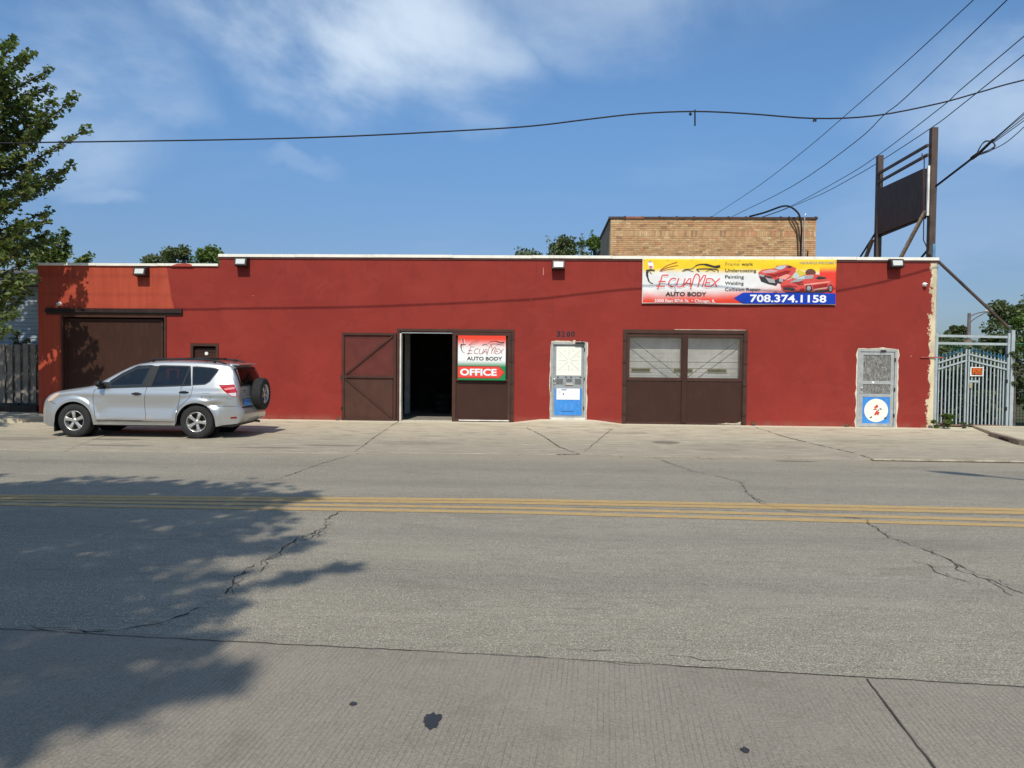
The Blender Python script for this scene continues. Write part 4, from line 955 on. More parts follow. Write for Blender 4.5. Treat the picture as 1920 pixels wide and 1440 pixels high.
# close-up coordinates: 909x1440 picture, sign x 118..778, y 142..775 ; logo drawn in banner units and remapped
def S_(px, py): return (sx0+(sx1-sx0)*(px-118)/660., sz1-(sz1-sz0)*(py-142)/633.)
def Slogo(px, py):     # banner close-up pixels -> sign close-up pixels
    return S_(118+(px-73)*.88+4, 142+(py-70)*.93+30) if px < 190 else S_(245+(px-202)*.862, 302+(py-222)*.9) if py > 215 else S_(118+(px-73)*.88+8, 142+(py-70)*.93+34)
logo_art(Slogo, osn, SY-.004, None, .013)
logo_word(Slogo, osn, SY-.005, None, mat('print_rust', None, (.42, .10, .07), .45), .0145)
def stext(s, px, py, h, wpx, m, bold=0.):
    x, z = S_(px, py); place_text('lettering', s, x, z, SY-.006, h, m, osn, width=wpx/660.*(sx1-sx0), bold=bold)
stext('AUTO BODY', 243, 492, .135, 488, INK, .003)
for L, m_, dy in (([(121, 575), (690, 575), (770, 662), (690, 750), (121, 750)], INKD, -.003), ([(121, 588), (686, 588), (755, 662), (686, 738), (121, 738)], mat('print_bright_red', None, (.74, .06, .035), .4), -.0045)):
    P = [S_(*q) for q in L]; MB(WP(osn)).prism(P, SY+dy, SY+dy+.001).build('arrow_panel', m_, osn)
stext('OFFICE', 156, 709, .25, 505, INKG, .010); 
x, z = S_(150, 706); place_text('lettering', 'OFFICE', x, z, SY-.0075, .25, INKW, osn, width=505/660.*(sx1-sx0), bold=.007)

# ------------------------------------------------------------------ parked silver SUV (local x runs nose to tail, near side is -y)
CARX, CARY = -10.03, 16.13+.9075
car = thing('parked_suv', 'silver compact SUV with dented rear corner and spare wheel on the tailgate', 'car', (CARX, CARY, .034))
car.rotation_euler = (radians(.7), 0, radians(.6))
def cmb(): return MB()
def paint_fn(t, p):
    o = t.obj(); n = t.noise(o, 900, 1); n2 = t.noise(o, 2.5, 5)
    z = t.xyz(o)[2]
    c = t.mix(t.ramp(n, .35, .65), (.42, .42, .41), (.50, .50, .485))
    dirt = t.math('MULTIPLY', t.ramp(z, .62, .3), t.ramp(n2, .35, .65, .2, .75))
    c = t.mix(dirt, c, (.33, .30, .26)); t.l.new(c, p.inputs['Base Color'])
    t.l.new(t.ramp(dirt, 0, .6, .32, .6), p.inputs['Roughness'])
M_PAINT = mat('silver_paint', paint_fn, (.55, .56, .57), .30, .65, Coat_Weight=1., Coat_Roughness=.03)
M_TRIM = mat('black_trim', None, (.012, .012, .013), .5)
M_RUB = worn('tire_rubber', (.022, .022, .022), .8, var=.3, dirt=(.1, .09, .08), dirt_amt=.3)
M_GLASSC = mat('tinted_glass', None, (.012, .016, .017), .04)
def clear_fn(t, p):
    # thin tinted car glass: tinted see-through with mirror-like sheen
    tr = t.new('ShaderNodeBsdfTransparent'); tr.inputs[0].default_value = (.74, .80, .76, 1)
    gl = t.new('ShaderNodeBsdfGlossy'); gl.inputs['Roughness'].default_value = .02; gl.inputs[0].default_value = (.9, .95, 1, 1)
    lw = t.new('ShaderNodeLayerWeight'); lw.inputs[0].default_value = .35
    mx = t.new('ShaderNodeMixShader'); t.l.new(t.ramp(lw.outputs['Fresnel'], 0, 1, .045, .9), mx.inputs[0]); t.l.new(tr.outputs[0], mx.inputs[1]); t.l.new(gl.outputs[0], mx.inputs[2])
    t.l.new(mx.outputs[0], t.n['Material Output'].inputs[0])
M_CLEAR = mat('door_glass', clear_fn, (.2, .22, .22), .05)
def dark_fn(t, p):
    clear_fn(t, p); [n for n in t.n if n.type == 'BSDF_TRANSPARENT'][0].inputs[0].default_value = (.16, .18, .18, 1)
M_PRIV = mat('privacy_glass', dark_fn, (.03, .03, .03), .05)
M_RIM = worn('alloy_wheel', (.55, .53, .50), .3, metal=.7, var=.12, scale=9, dirt=(.25, .18, .1), dirt_amt=.4)
M_INT = worn('car_interior', (.10, .10, .098), .8)
HW = .9075
def lerpf(T, x):
    if x <= T[0][0]: return T[0][1]
    for (a, b), (c, d) in zip(T, T[1:]):
        if x <= c: return b+(d-b)*(x-a)/(c-a)
    return T[-1][1]
def sm(a, b, x):
    t_ = max(0, min(1, (x-a)/(b-a))); return t_*t_*(3-2*t_)
AX = (0.0, 2.66); ARW, WZ = .415, .362
WT = [(.15, .86), (.3, .885), (.5, .905), (.75, .905), (.95, .895), (1.08, .872), (1.2, .83), (1.35, .775), (1.5, .715), (1.62, .665), (1.8, .60)]
def halfw(x, z):
    w = lerpf(WT, z)
    w *= 1-.020*sm(.9, -.1, x)*1-.012*sm(2.6, 3.5, x)
    # plan rounding at nose and tail
    if x < -.45: w -= .40*((-.45-x)/.5)**2.2
    if x > 3.0: w -= .15*(max(0, x-3.0)/.6)**2.2
    # flared arches
    for ax in AX:
        r = sqrt((x-ax)**2+(z-WZ)**2)
        if z > .2: w += .028*sm(.56, .47, r)*(1 if r > .3 else 1)
    # sill moulding on the doors and waist crease
    if .46 < x < 2.2: w += .030*sm(.355, .385, z)*max(0, min(1, (.54-z)/.15))*sm(.46, .5, x)*sm(2.2, 2.1, x)
    w += .010*sm(.86, .94, z)*sm(1.04, .96, z)
    w -= .014*sm(.55, .66, z)*sm(.86, .74, z)*sm(.5, .9, x)*sm(2.4, 2.1, x)
    # dent on the near rear quarter is added later
    return w
SIL = [(-.76, .30), (-.82, .36), (-.835, .46), (-.83, .60), (-.815, .69), (-.775, .765), (-.70, .84), (-.58, .915), (-.40, .985), (-.15, 1.03), (.15, 1.075), (.38, 1.12), (.50, 1.17), (.66, 1.27), (.85, 1.38),
       (1.05, 1.49), (1.22, 1.565), (1.42, 1.615), (1.7, 1.648), (2.1, 1.66), (2.5, 1.653), (2.9, 1.632), (3.15, 1.61), (3.30, 1.588), (3.37, 1.545), (3.42, 1.44), (3.475, 1.28), (3.515, 1.13), (3.53, .98), (3.54, .80), (3.555, .70), (3.60, .655), (3.625, .60), (3.62, .46), (3.58, .37), (3.50, .33)]
sil = []
for a, b in zip(SIL, SIL[1:]):
    pass
cs = curve([Vector((x, z)) for x, z in SIL], 12)
acc = [0.]
for a, b in zip(cs, cs[1:]): acc.append(acc[-1]+(b-a).length)
def sil_at(s):
    s *= acc[-1]
    lo, hi = 0, len(acc)-1
    while hi-lo > 1:
        m_ = (lo+hi)//2
        if acc[m_] <= s: lo = m_
        else: hi = m_
    t_ = (s-acc[lo])/(acc[hi]-acc[lo]); return cs[lo].lerp(cs[hi], t_)
def arch(x, base):
    z = base
    for ax in AX:
        d = abs(x-ax)
        if d < ARW: z = max(z, WZ+sqrt(ARW*ARW-d*d)*1.0)
    return z
def bottom(x):
    base = lerpf([(-.8, .30), (-.6, .24), (-.44, .22), (.44, .285), (2.2, .285), (2.24, .27), (3.1, .27), (3.2, .30), (3.5, .33)], x)
    return arch(x, base)
# station list: pairs (silhouette s, bottom x). Extra stations near arch ends
bxs = []
def addr(a, b, k):
    for i in range(k): bxs.append(a+(b-a)*i/k)
def arcx(ax):
    for k in range(41):
        th = pi-pi*k/40; bxs.append(ax+ARW*.9995*cos(th))
addr(-.75, -.418, 9); arcx(0.); addr(.43, 2.235, 44); arcx(2.66); addr(3.085, 3.50, 10); bxs.append(3.5)
# silhouette parameter for each bottom x: blend so nose/tail fan out
def s_of_x(xx):
    """silhouette arclength fraction whose x equals xx (upper side)"""
    lo, hi = s_nose, s_tail
    for _ in range(40):
        m_ = (lo+hi)/2
        if sil_at(m_).x < xx: lo = m_
        else: hi = m_
    return lo
fr = [a/acc[-1] for a in acc]
s_nose = fr[min(range(len(cs)), key=lambda i: abs(cs[i].x+.60)+(0 if cs[i].y > .8 else 9))]
s_tail = fr[min(range(len(cs)), key=lambda i: abs(cs[i].x-3.30)+(0 if cs[i].y > 1.3 else 9))]
def station_s(xb):
    if xb < -.43: return s_nose*.72*(xb+.75)/(.32)
    if xb > 3.09: return s_tail+(1-s_tail)*(.30+.70*(xb-3.09)/.41)
    # interior: map linearly bottom span to silhouette x-span with easing
    f = (xb+.43)/(3.52); xt = -.70+f*(3.42+.70)
    if xt < -.60: return s_nose*(.72+.28*(xt+.70)/.10)
    if xt > 3.30: return s_tail+(1-s_tail)*.30*(xt-3.30)/.12
    return s_of_x(xt)
NS, NT_ = 34, 10
RAD = [(0, .16), (.10, .14), (.2, .10), (.3, .07), (.4, .055), (.62, .055), (.70, .05), (.8, .07), (.9, .10), (1, .12)]
CR = [(0, .0), (.06, .03), (.14, .04), (.25, .035), (.38, .06), (.5, .035), (.68, .03), (.76, .02), (.85, .045), (.93, .05), (1, .02)]
# crumple on the near rear quarter
def dent(x, z):
    d = 0
    d += -.055*math.exp(-(((x-3.02)/.17)**2+((z-.735)/.05)**2)); d += .022*math.exp(-(((x-3.0)/.2)**2+((z-.81)/.035)**2)); d += -.02*math.exp(-(((x-2.9)/.07)**2+((z-.66)/.03)**2))
    return d
body_v, body_f, fkind = [], [], []
ROW = 2*(NS+1)+2*NT_-1
STN = []
for xb in bxs:
    s = max(0., min(1., station_s(xb))); T = sil_at(s); Bp = Vector((xb, bottom(xb)))
    t0, t1 = sil_at(max(0, s-.004)), sil_at(min(1, s+.004)); tg = (t1-t0).normalized(); nrm = Vector((-tg.y, tg.x))
    r = lerpf(RAD, s); cr = lerpf(CR, s)
    L = (T-Bp).length; r = min(r, L*.45)
    side = []
    for i in range(NS+1):
        u = i/NS
        # denser near the top where it rounds over
        t_ = 1-(1-u)**1.25
        q = Bp.lerp(T, t_); dist = (1-t_)*L
        # pull the last rows in so that the edge is rounded
        inset = 0 if dist >= r else r-sqrt(max(0, r*r-(r-dist)**2))
        y = halfw(q.x, q.y)-inset
        side.append((q.x, y, q.y))
    ye = side[-1][1]
    top = []
    for k in range(1, NT_):
        v = 1-k/NT_; y = ye*v; c = cr*(1-v*v); top.append((T.x+nrm.x*c, y, T.y+nrm.y*c))
    cen = (T.x+nrm.x*cr, 0, T.y+nrm.y*cr)
    left = [(x, -y+(-dent(x, z) if True else 0), z) for x, y, z in side]; right = side
    row = left+[(x, -y, z) for x, y, z in top]+[cen]+[(x, y, z) for x, y, z in reversed(top)]+list(reversed(right))
    STN.append((s, T, Bp)); body_v += row
ROW = len(body_v)//len(bxs)
FDG = [(.73, 1.085), (.76, 1.20), (1.0, 1.385), (1.33, 1.545), (1.655, 1.555), (1.51, 1.115)]
RDG = [(1.675, 1.118), (1.775, 1.553), (2.46, 1.545), (2.535, 1.155)]
QG = [(2.575, 1.16), (2.515, 1.54), (2.90, 1.525), (3.085, 1.49), (2.925, 1.235), (2.83, 1.175)]
def pip(x, z, P):
    c = False; n = len(P)
    for i in range(n):
        (x1, z1), (x2, z2) = P[i], P[(i+1) % n]
        if (z1 > z) != (z2 > z) and x < (x2-x1)*(z-z1)/(z2-z1)+x1: c = not c
    return c
def shrink(P, d):
    cx = sum(p[0] for p in P)/len(P); cz = sum(p[1] for p in P)/len(P); out = []
    for x, z in P:
        L = sqrt((x-cx)**2+(z-cz)**2); out.append((x+(cx-x)*d/L, z+(cz-z)*d/L))
    return out
WPOL = [shrink(P, .02) for P in (FDG, RDG, QG)]
g_ws, g_rg = [], []
for i in range(len(bxs)-1):
    for j in range(ROW-1):
        f = (i*ROW+j, (i+1)*ROW+j, (i+1)*ROW+j+1, i*ROW+j+1)
        c = sum((Vector(body_v[k]) for k in f), Vector())/4
        istop = NS+1 <= j <= NS+2*NT_-2
        smid = (STN[i][0]+STN[i+1][0])/2; Tm = (STN[i][1]+STN[i+1][1])/2
        if istop and .52 < Tm.x < 1.30 and Tm.y > 1.1: g_ws.append(f); continue
        if istop and Tm.x > 3.38 and 1.13 < Tm.y < 1.50 and abs(c.y) < .60: g_rg.append(f); continue
        if not istop and any(pip(c.x, c.z, P) for P in WPOL): continue
        body_f.append(f)
def sub(vs, fs):
    used = sorted({k for f in fs for k in f}); mp = {k: i for i, k in enumerate(used)}
    return [vs[k] for k in used], [tuple(mp[k] for k in f) for f in fs]
flip = lambda fs: fs
v_, f_ = sub(body_v, flip(body_f)); body = cmb().add(v_, f_).build('body', M_PAINT, car, smooth=True)
bm = bmesh.new(); bm.from_mesh(body.data)
bmesh.ops.recalc_face_normals(bm, faces=bm.faces); bm.to_mesh(body.data); bm.free()
v_, f_ = sub(body_v, g_ws); cmb().add([(x, y*.985, z-.004) for x, y, z in v_], f_).build('windshield', M_CLEAR, car, smooth=True)
v_, f_ = sub(body_v, g_rg); cmb().add([(x-.003, y, z) for x, y, z in v_], f_).build('rear_window', M_PRIV, car, smooth=True)
# black rim round the rear window, hatch trim
def side_y(x, z, sgn=-1):
    """surface of the body side at x,z, found by shooting at the finished shell"""
    return sgn*BVH_hit(x, z, sgn)
from mathutils.bvhtree import BVHTree
v_all, f_all = sub(body_v, [(i*ROW+j, (i+1)*ROW+j, (i+1)*ROW+j+1, i*ROW+j+1) for i in range(len(bxs)-1) for j in range(ROW-1)])
bvh = BVHTree.FromPolygons([Vector(v) for v in v_all], f_all)
def BVH_hit(x, z, sgn):
    h = bvh.ray_cast(Vector((x, sgn*2, z)), Vector((0, -sgn, 0)))
    return abs(h[0].y) if h[0] is not None else halfw(x, z)
def back_x(y, z):
    h = bvh.ray_cast(Vector((5, y, z)), Vector((-1, 0, 0))); return h[0].x if h[0] is not None else 3.5
def front_x(y, z):
    h = bvh.ray_cast(Vector((-3, y, z)), Vector((1, 0, 0))); return h[0].x if h[0] is not None else -.8
def patch(P, off, sgn=-1, cuts=3):
    """polygon (x,z) laid on the body side"""
    bm = bmesh.new(); vs = [bm.verts.new((x, 0, z)) for x, z in P]; bm.faces.new(vs)
    bmesh.ops.triangulate(bm, faces=bm.faces[:])
    for _ in range(cuts): bmesh.ops.subdivide_edges(bm, edges=[e for e in bm.edges if e.calc_length() > .05], cuts=1, use_grid_fill=True); bmesh.ops.triangulate(bm, faces=bm.faces[:])
    for v in bm.verts: v.co.y = sgn*(BVH_hit(v.co.x, v.co.z, sgn)+off)
    bm.normal_update()
    for f in bm.faces:
        if f.normal.y*sgn < 0: f.normal_flip()
    me = bpy.data.meshes.new('patch'); bm.to_mesh(me); bm.free()
    me.polygons.foreach_set('use_smooth', [True]*len(me.polygons)); return me
def ribbon(P, w, off, sgn=-1, closed=False, z_only=False):
    mb = cmb(); pts = [Vector(p) for p in P]
    if closed: pts = pts+[pts[0]]
    out = []
    for a, b in zip(pts, pts[1:]):
        k = max(1, int((b-a).length/.04))
        for j in range(k): out.append(a.lerp(b, j/k))
    out.append(pts[-1]); n = len(out); vs = []
    for i in range(n):
        if closed: a, b = out[(i-1) % (n-1)], out[(i+1) % (n-1)]
        else: a, b = out[max(i-1, 0)], out[min(i+1, n-1)]
        d = (b-a).normalized(); nn = Vector((-d.y, d.x))*w/2
        for s_ in (1, -1):
            q = out[i]+nn*s_; vs.append((q.x, sgn*(BVH_hit(q.x, q.y, sgn)+off), q.y))
    fs = [(2*i, 2*i+1, 2*i+3, 2*i+2) if sgn < 0 else (2*i+2, 2*i+3, 2*i+1, 2*i) for i in range(n-1)]
    return mb.add(vs, fs)
for sgn in (-1, 1):
    for nm, P, gm in (('door_window', FDG, M_CLEAR), ('door_window', RDG, M_PRIV), ('quarter_window', QG, M_PRIV)):
        me = patch(P, .004, sgn); o = obj(nm, me, car, gm)
        ribbon(shrink(P, .03), .07, .0015, sgn, True).build('window_trim', M_TRIM, car); ribbon(P, .018, .007, sgn, True).build('window_seal', M_TRIM, car)
    # window belt and pillar covers
    ribbon([(.62, 1.07), (1.0, 1.088), (1.5, 1.107), (1.68, 1.112), (2.54, 1.15)], .024, .006, sgn).build('window_trim', M_TRIM, car)
    me = patch([(1.52, 1.12), (1.665, 1.555), (1.77, 1.553), (1.668, 1.12)], .007, sgn, 2); obj('pillar_cover', me, car, M_TRIM)
    me = patch([(2.34, 1.15), (2.44, 1.545), (2.465, 1.545), (2.365, 1.15)], .005, sgn, 2); obj('pillar_cover', me, car, M_TRIM)
    ribbon([(2.555, 1.15), (2.495, 1.56)], .018, .008, sgn).build('pillar_strip', M_PAINT, car)
    me = patch([(.50, 1.045), (.62, 1.20), (.74, 1.20), (.735, 1.06)], .005, sgn, 2); obj('sail_panel', me, car, M_TRIM)
    # shut lines
    SL = worn('shut_line', (.03, .03, .03), .6)
    for L in ([(.47, 1.05), (.44, .98), (.425, .88), (.43, .75), (.455, .6), (.48, .47), (.53, .37)], [(1.585, 1.10), (1.56, .95), (1.545, .82), (1.55, .65), (1.575, .5), (1.57, .37)],
              [(2.58, 1.15), (2.565, 1.0), (2.52, .88), (2.42, .78), (2.32, .70), (2.25, .56), (2.22, .37)], [(.53, .365), (2.22, .365)], [(3.30, 1.56), (3.36, 1.40), (3.42, 1.25), (3.46, 1.17)],
              [(-.40, .72), (-.52, .775), (-.62, .76)], [(3.10, .69), (3.25, .71), (3.45, .71), (3.53, .70)]):
        ribbon(L, .009, .0015, sgn).build('shut_line', SL, car)
    ribbon([(.50, .385), (1.52, .385)], .012, .002, sgn).build('shut_line', SL, car)
    if sgn < 0:
        ribbon([(2.79, .98), (2.96, .98), (2.97, .87), (2.95, .85), (2.79, .85), (2.78, .87)], .006, .001, sgn, True).build('fuel_flap', SL, car)
    # door handles
    for hx, hz in ((1.38, .958), (2.40, 1.0)):
        y = sgn*(BVH_hit(hx, hz, sgn)); mb = cmb()
        mb.tube([(hx-.10, y+sgn*.004, hz), (hx-.06, y+sgn*.028, hz+.004), (hx, y+sgn*.034, hz+.006), (hx+.06, y+sgn*.028, hz+.004), (hx+.10, y+sgn*.004, hz)], [.013, .017, .017, .017, .013], 8)
        mb.tube([(hx-.045, y-sgn*.01, hz), (hx+.045, y-sgn*.01, hz)], .03, 12); mb.build('door_handle', M_TRIM, car, smooth=True)
    # headlight and taillight patches
    me = patch([(-.58, .80), (-.50, .885), (-.40, .945), (-.30, .965), (-.34, .90), (-.46, .80), (-.56, .765)], .004, sgn, 3); obj('headlight', me, car, mat('headlight_amber', None, (.55, .40, .30), .15, Coat_Weight=1.))
    TLm = mat('tail_lamp_red', None, (.42, .012, .02), .12, Coat_Weight=1.)
    me = patch([(3.12, 1.165), (3.30, 1.172), (3.44, 1.172), (3.50, 1.03), (3.505, .90), (3.40, .92), (3.27, 1.02)], .006, sgn, 3); tl = obj('taillight', me, car, TLm)
    me = patch([(3.33, .985), (3.49, 1.0), (3.495, .915), (3.41, .93)], .010, sgn, 2); obj('reversing_lens', me, tl, mat('clear_lens', None, (.62, .55, .55), .15, Coat_Weight=1.))
    me = patch([(3.24, 1.09), (3.45, 1.12), (3.455, 1.08), (3.28, 1.05)], .010, sgn, 2); obj('lamp_strip', me, tl, mat('lamp_pink', None, (.75, .25, .25), .2, Coat_Weight=1.))
    me = patch([(3.38, .475), (3.5, .485), (3.5, .445), (3.38, .44)], .004, sgn, 1); obj('reflector', me, car, mat('reflector_red', None, (.22, .01, .012), .2))
    # mirror
    mb = cmb(); y = BVH_hit(.64, 1.10, sgn)
    mb.lathe([(.0, -.075), (.055, -.07), (.082, -.03), (.088, .02), (.07, .045), (.0, .05)], (0, 0, 0), 'X', 16)
    for k_ in range(len(mb.v)): v = mb.v[k_]; mb.v[k_] = Vector((v.x+.63, sgn*(y+.13)+v.y*1.25, v.z*.92+1.165))
    mb.bar((.66, sgn*(y-.01), 1.10), (.66, sgn*(y+.06), 1.13), .06, .04); mb.build('side_mirror', M_TRIM, car, smooth=True)
    # roof rail
    ry = sgn*.60
    def rz(x):
        h = bvh.ray_cast(Vector((x, ry, 3)), Vector((0, 0, -1))); return h[0].z if h[0] is not None else 1.6
    xs_ = [1.36+i*(3.20-1.36)/22 for i in range(23)]
    pts = [(x, ry, rz(x)+.045*sm(1.36, 1.62, x)*sm(3.20, 3.02, x)+.004) for x in xs_]
    cmb().tube(pts, [.014+.006*sm(1.3, 1.6, x)*sm(3.2, 3.0, x) for x in xs_], 8).build('roof_rail', M_TRIM, car, smooth=True)
    mb = cmb()
    for x in (1.6, 2.95): mb.bar((x, ry, rz(x)-.01), (x, ry, rz(x)+.045), .06, .024, (1, 0, 0))
    mb.build('rail_foot', M_TRIM, car)
for x in (1.95, 2.7): cmb().bar((x, -.60, 1.715), (x, .60, 1.715), .045, .018).build('crossbar', M_TRIM, car, bevel=.004)
# arches, liners, underbody
for ax in AX:
    mb = cmb(); vs = []; nn_ = 30
    for sgn in (-1, 1):
        mb = cmb(); vs = []
        for k in range(nn_+1):
            th = -.12+(pi+.24)*k/nn_
            for rr, yy in ((ARW+.004, HW-.02), (ARW+.006, HW-.32)): vs.append((ax+rr*cos(th), sgn*yy, WZ+rr*sin(th)))
        mb.add(vs, [(2*k, 2*k+1, 2*k+3, 2*k+2) for k in range(nn_)])
        mb.add([(ax+ARW*cos(2*pi*k/24), sgn*(HW-.33), WZ+ARW*sin(2*pi*k/24)) for k in range(24)], [tuple(range(24))])
        mb.build('wheel_liner', worn('liner_black', (.008, .008, .008), .9, bump=0), car)
fl = cmb().box(-.55, 3.35, -.62, .62, .24, .34); fl.box(.45, 2.2, -.84, .84, .27, .33); fl.box(-.78, -.5, -.60, .60, .3, .5); fl.box(3.2, 3.45, -.7, .7, .32, .5); fl.build('underbody', M_INT, car)
cmb().tube([(2.9, .3, .28), (3.5, .32, .30), (3.6, .32, .29)], .028, 8).build('exhaust', worn('exhaust_steel', (.2, .17, .15), .5, metal=.8), car)
cmb().box(-.46, -.43, -.86, -.62, .12, .34).build('mud_flap', M_TRIM, car)
# interior
mb = cmb(); mb.box(.50, 3.2, -.74, .74, .5, .62); mb.build('cabin_floor', M_INT, car)
cmb().add([(.45, -.70, 1.04), (.45, .70, 1.04), (.98, .70, 1.06), (.98, -.70, 1.06), (1.0, -.7, .62), (1.0, .7, .62)], [(0, 1, 2, 3), (3, 2, 5, 4)]).build('dashboard', M_INT, car)
cmb().tube([(1.13+.075*cos(a), -.36+.17*sin(a)*1.0, 1.06+.17*cos(a)*.85) for a in [2*pi*k/24 for k in range(25)]], .014, 6, caps=False).build('steering_wheel', M_TRIM, car, smooth=True)
def seat(x, y, w, h=.62):
    mb = cmb(); mb.box(x, x+.5, y-w/2, y+w/2, .62, .78)
    mb.add([(x+.42, y-w/2, .76), (x+.42, y+w/2, .76), (x+.56, y+w/2, .76), (x+.56, y-w/2, .76), (x+.60, y-w/2+.04, .76+h*.85), (x+.60, y+w/2-.04, .76+h*.85), (x+.70, y+w/2-.04, .76+h*.83), (x+.70, y-w/2+.04, .76+h*.83)],
           [(0, 4, 5, 1), (2, 6, 7, 3), (4, 7, 6, 5), (0, 3, 7, 4), (1, 5, 6, 2)])
    mb.box(x+.63, x+.71, y-.12, y+.12, .76+h*.85, .76+h*.85+.17)
    mb.build('car_seat', worn('seat_cloth', (.17, .17, .165), .85), car, bevel=.02)
seat(1.25, -.36, .5); seat(1.25, .36, .5); seat(2.15, 0, 1.25, .6)
# wheels
def make_wheel(parent, x, y, z, sgn, first=None, name='wheel'):
    w = bpy.data.objects.new(name, None); COL.objects.link(w); w.parent = parent; w.location = (x, y, z)
    w.rotation_euler = (0, random.Random(int(x*100)+sgn).uniform(0, 6.28), 0 if sgn < 0 else pi)
    if first:
        for ch in first.children: c = ch.copy(); COL.objects.link(c); c.parent = w
        return w
    RT = .362
    MB().lathe([(.212, .0), (.225, -.012), (.27, -.016), (.325, -.010), (.350, .006), (.360, .03), (.362, .06), (.362, .17), (.358, .2), (.345, .222), (.31, .235), (.24, .232), (.214, .22), (.212, .0)], (0, 0, 0), 'Y', 56).build('tire', M_RUB, w, smooth=True)
    mb = MB()
    for a in (.07, .115, .16): mb.lathe([(.3622, a-.004), (.3632, a-.003), (.3632, a+.003), (.3622, a+.004)], (0, 0, 0), 'Y', 56)
    mb.build('tread_groove', worn('groove', (.006, .006, .006), .9, bump=0), w)
    MB().lathe([(.214, .0), (.218, -.004), (.208, -.006), (.198, .008), (.192, .04), (.188, .14), (.0, .15)], (0, 0, 0), 'Y', 48).build('rim', M_RIM, w, smooth=True)
    MB().lathe([(.186, .105), (.0, .105)], (0, 0, 0), 'Y', 32).build('brake_disc', worn('brake_dark', (.03, .028, .026), .6), w)
    for k in range(5):
        a = 2*pi*k/5; mb = MB(); ca, sa = cos(a), sin(a)
        def P(r, t_, y_): return (r*ca-t_*sa, y_, r*sa+t_*ca)
        prof = [(.035, .034, .012), (.09, .030, .002), (.15, .036, -.002), (.203, .048, .004)]
        vs = []
        for r, hw, yy in prof: vs += [P(r, -hw, yy+.012), P(r, -hw*.62, yy), P(r, hw*.62, yy), P(r, hw, yy+.012), P(r, hw*.9, yy+.045), P(r, -hw*.9, yy+.045)]
        fs = []
        for i in range(3):
            for q in range(6): fs.append((i*6+q, i*6+(q+1) % 6, (i+1)*6+(q+1) % 6, (i+1)*6+q))
        mb.add(vs, fs); mb.build('spoke', M_RIM, w)
    MB().lathe([(.0, -.004), (.032, -.002), (.045, .006), (.062, .016), (.066, .05)], (0, 0, 0), 'Y', 24).build('hub_cap', M_RIM, w, smooth=True)
    mb = MB()
    for k in range(5):
        a = 2*pi*(k+.5)/5; mb.lathe([(.0, .0), (.010, .0), (.010, .03)], (.055*cos(a), .008, .055*sin(a)), 'Y', 8)
    mb.build('lug_nut', worn('lug_dark', (.10, .09, .08), .4, metal=.6), w)
    return w
w0 = make_wheel(car, 0, -.885, .362, -1)
make_wheel(car, 2.66, -.885, .362, -1, w0); make_wheel(car, 0, .885, .362, 1, w0); make_wheel(car, 2.66, .885, .362, 1, w0)
sp = bpy.data.objects.new('spare_wheel', None); COL.objects.link(sp); sp.parent = car; sp.location = (3.80, .12, .93)
spin = Matrix.Rotation(pi/2, 4, 'Z') @ Matrix.Rotation(.3, 4, 'Y'); sp.rotation_euler = spin.to_euler(); sp.scale = (1, .86, 1)
for ch in w0.children: c = ch.copy(); COL.objects.link(c); c.parent = sp
cmb().tube([(3.50, .12, .93), (3.70, .12, .93)], .09, 14).build('spare_mount', M_TRIM, car)
# tailgate details
def rpatch(name, y0, y1, z0, z1, off, m, th=.01):
    vs = []
    ny, nz = 6, 4
    for j in range(nz+1):
        for i in range(ny+1):
            y, z = y0+(y1-y0)*i/ny, z0+(z1-z0)*j/nz; vs.append((back_x(y, z)+off, y, z))
    return cmb().add(vs, [(j*(ny+1)+i, j*(ny+1)+i+1, (j+1)*(ny+1)+i+1, (j+1)*(ny+1)+i) for j in range(nz) for i in range(ny)]).build(name, m, car, smooth=True)
rpatch('window_trim', -.66, .66, 1.125, 1.15, .005, M_TRIM); rpatch('window_trim', -.60, .60, 1.49, 1.515, .005, M_TRIM)
rpatch('window_trim', -.645, -.585, 1.13, 1.51, .004, M_TRIM); rpatch('window_trim', .585, .645, 1.13, 1.51, .004, M_TRIM)
rpatch('bumper_step', -.70, .70, .665, .69, .012, M_TRIM); rpatch('plate_recess', -.60, -.20, .70, .86, .002, M_INT)
rpatch('license_plate', -.56, -.26, .705, .845, .012, worn('plate_blue', (.06, .16, .38), .4, var=.4, scale=30)); rpatch('plate_garnish', -.62, -.18, .865, .905, .02, M_PAINT)
for y0, y1 in ((-.62, -.60), (-.60, -.45)): pass
for a, b, z0_, z1_ in ((-.58, -.52, 1.03, 1.045), (-.50, -.47, 1.0, 1.06), (-.56, -.50, .985, 1.0), (-.44, -.40, 1.02, 1.035)): rpatch('badge', a, b, z0_, z1_, .006, mat('badge_chrome', None, (.7, .7, .7), .2, 1.))
ribs = []
cmb().tube([(back_x(-.05, 1.17)+.02, -.1, 1.17), (back_x(.25, 1.2)+.035, .25, 1.21), (back_x(.4, 1.23)+.03, .42, 1.24)], .009, 6).build('rear_wiper', M_TRIM, car)
cmb().tube([(3.0, .30, 1.66), (3.02, .30, 1.70)], [.03, .014], 8).build('antenna_base', M_TRIM, car); cmb().tube([(3.02, .30, 1.69), (3.20, .30, 1.83)], .004, 5).build('antenna', M_TRIM, car)
# spoiler lip over the rear window
cmb().add([(3.26, -.56, 1.625), (3.26, .56, 1.625), (3.47, .54, 1.60), (3.47, -.54, 1.60), (3.30, -.56, 1.58), (3.30, .56, 1.58), (3.46, .54, 1.575), (3.46, -.54, 1.575)],
          [(0, 3, 2, 1), (4, 5, 6, 7), (3, 7, 6, 2), (0, 4, 7, 3), (1, 2, 6, 5)]).build('spoiler', M_PAINT, car, bevel=.008)
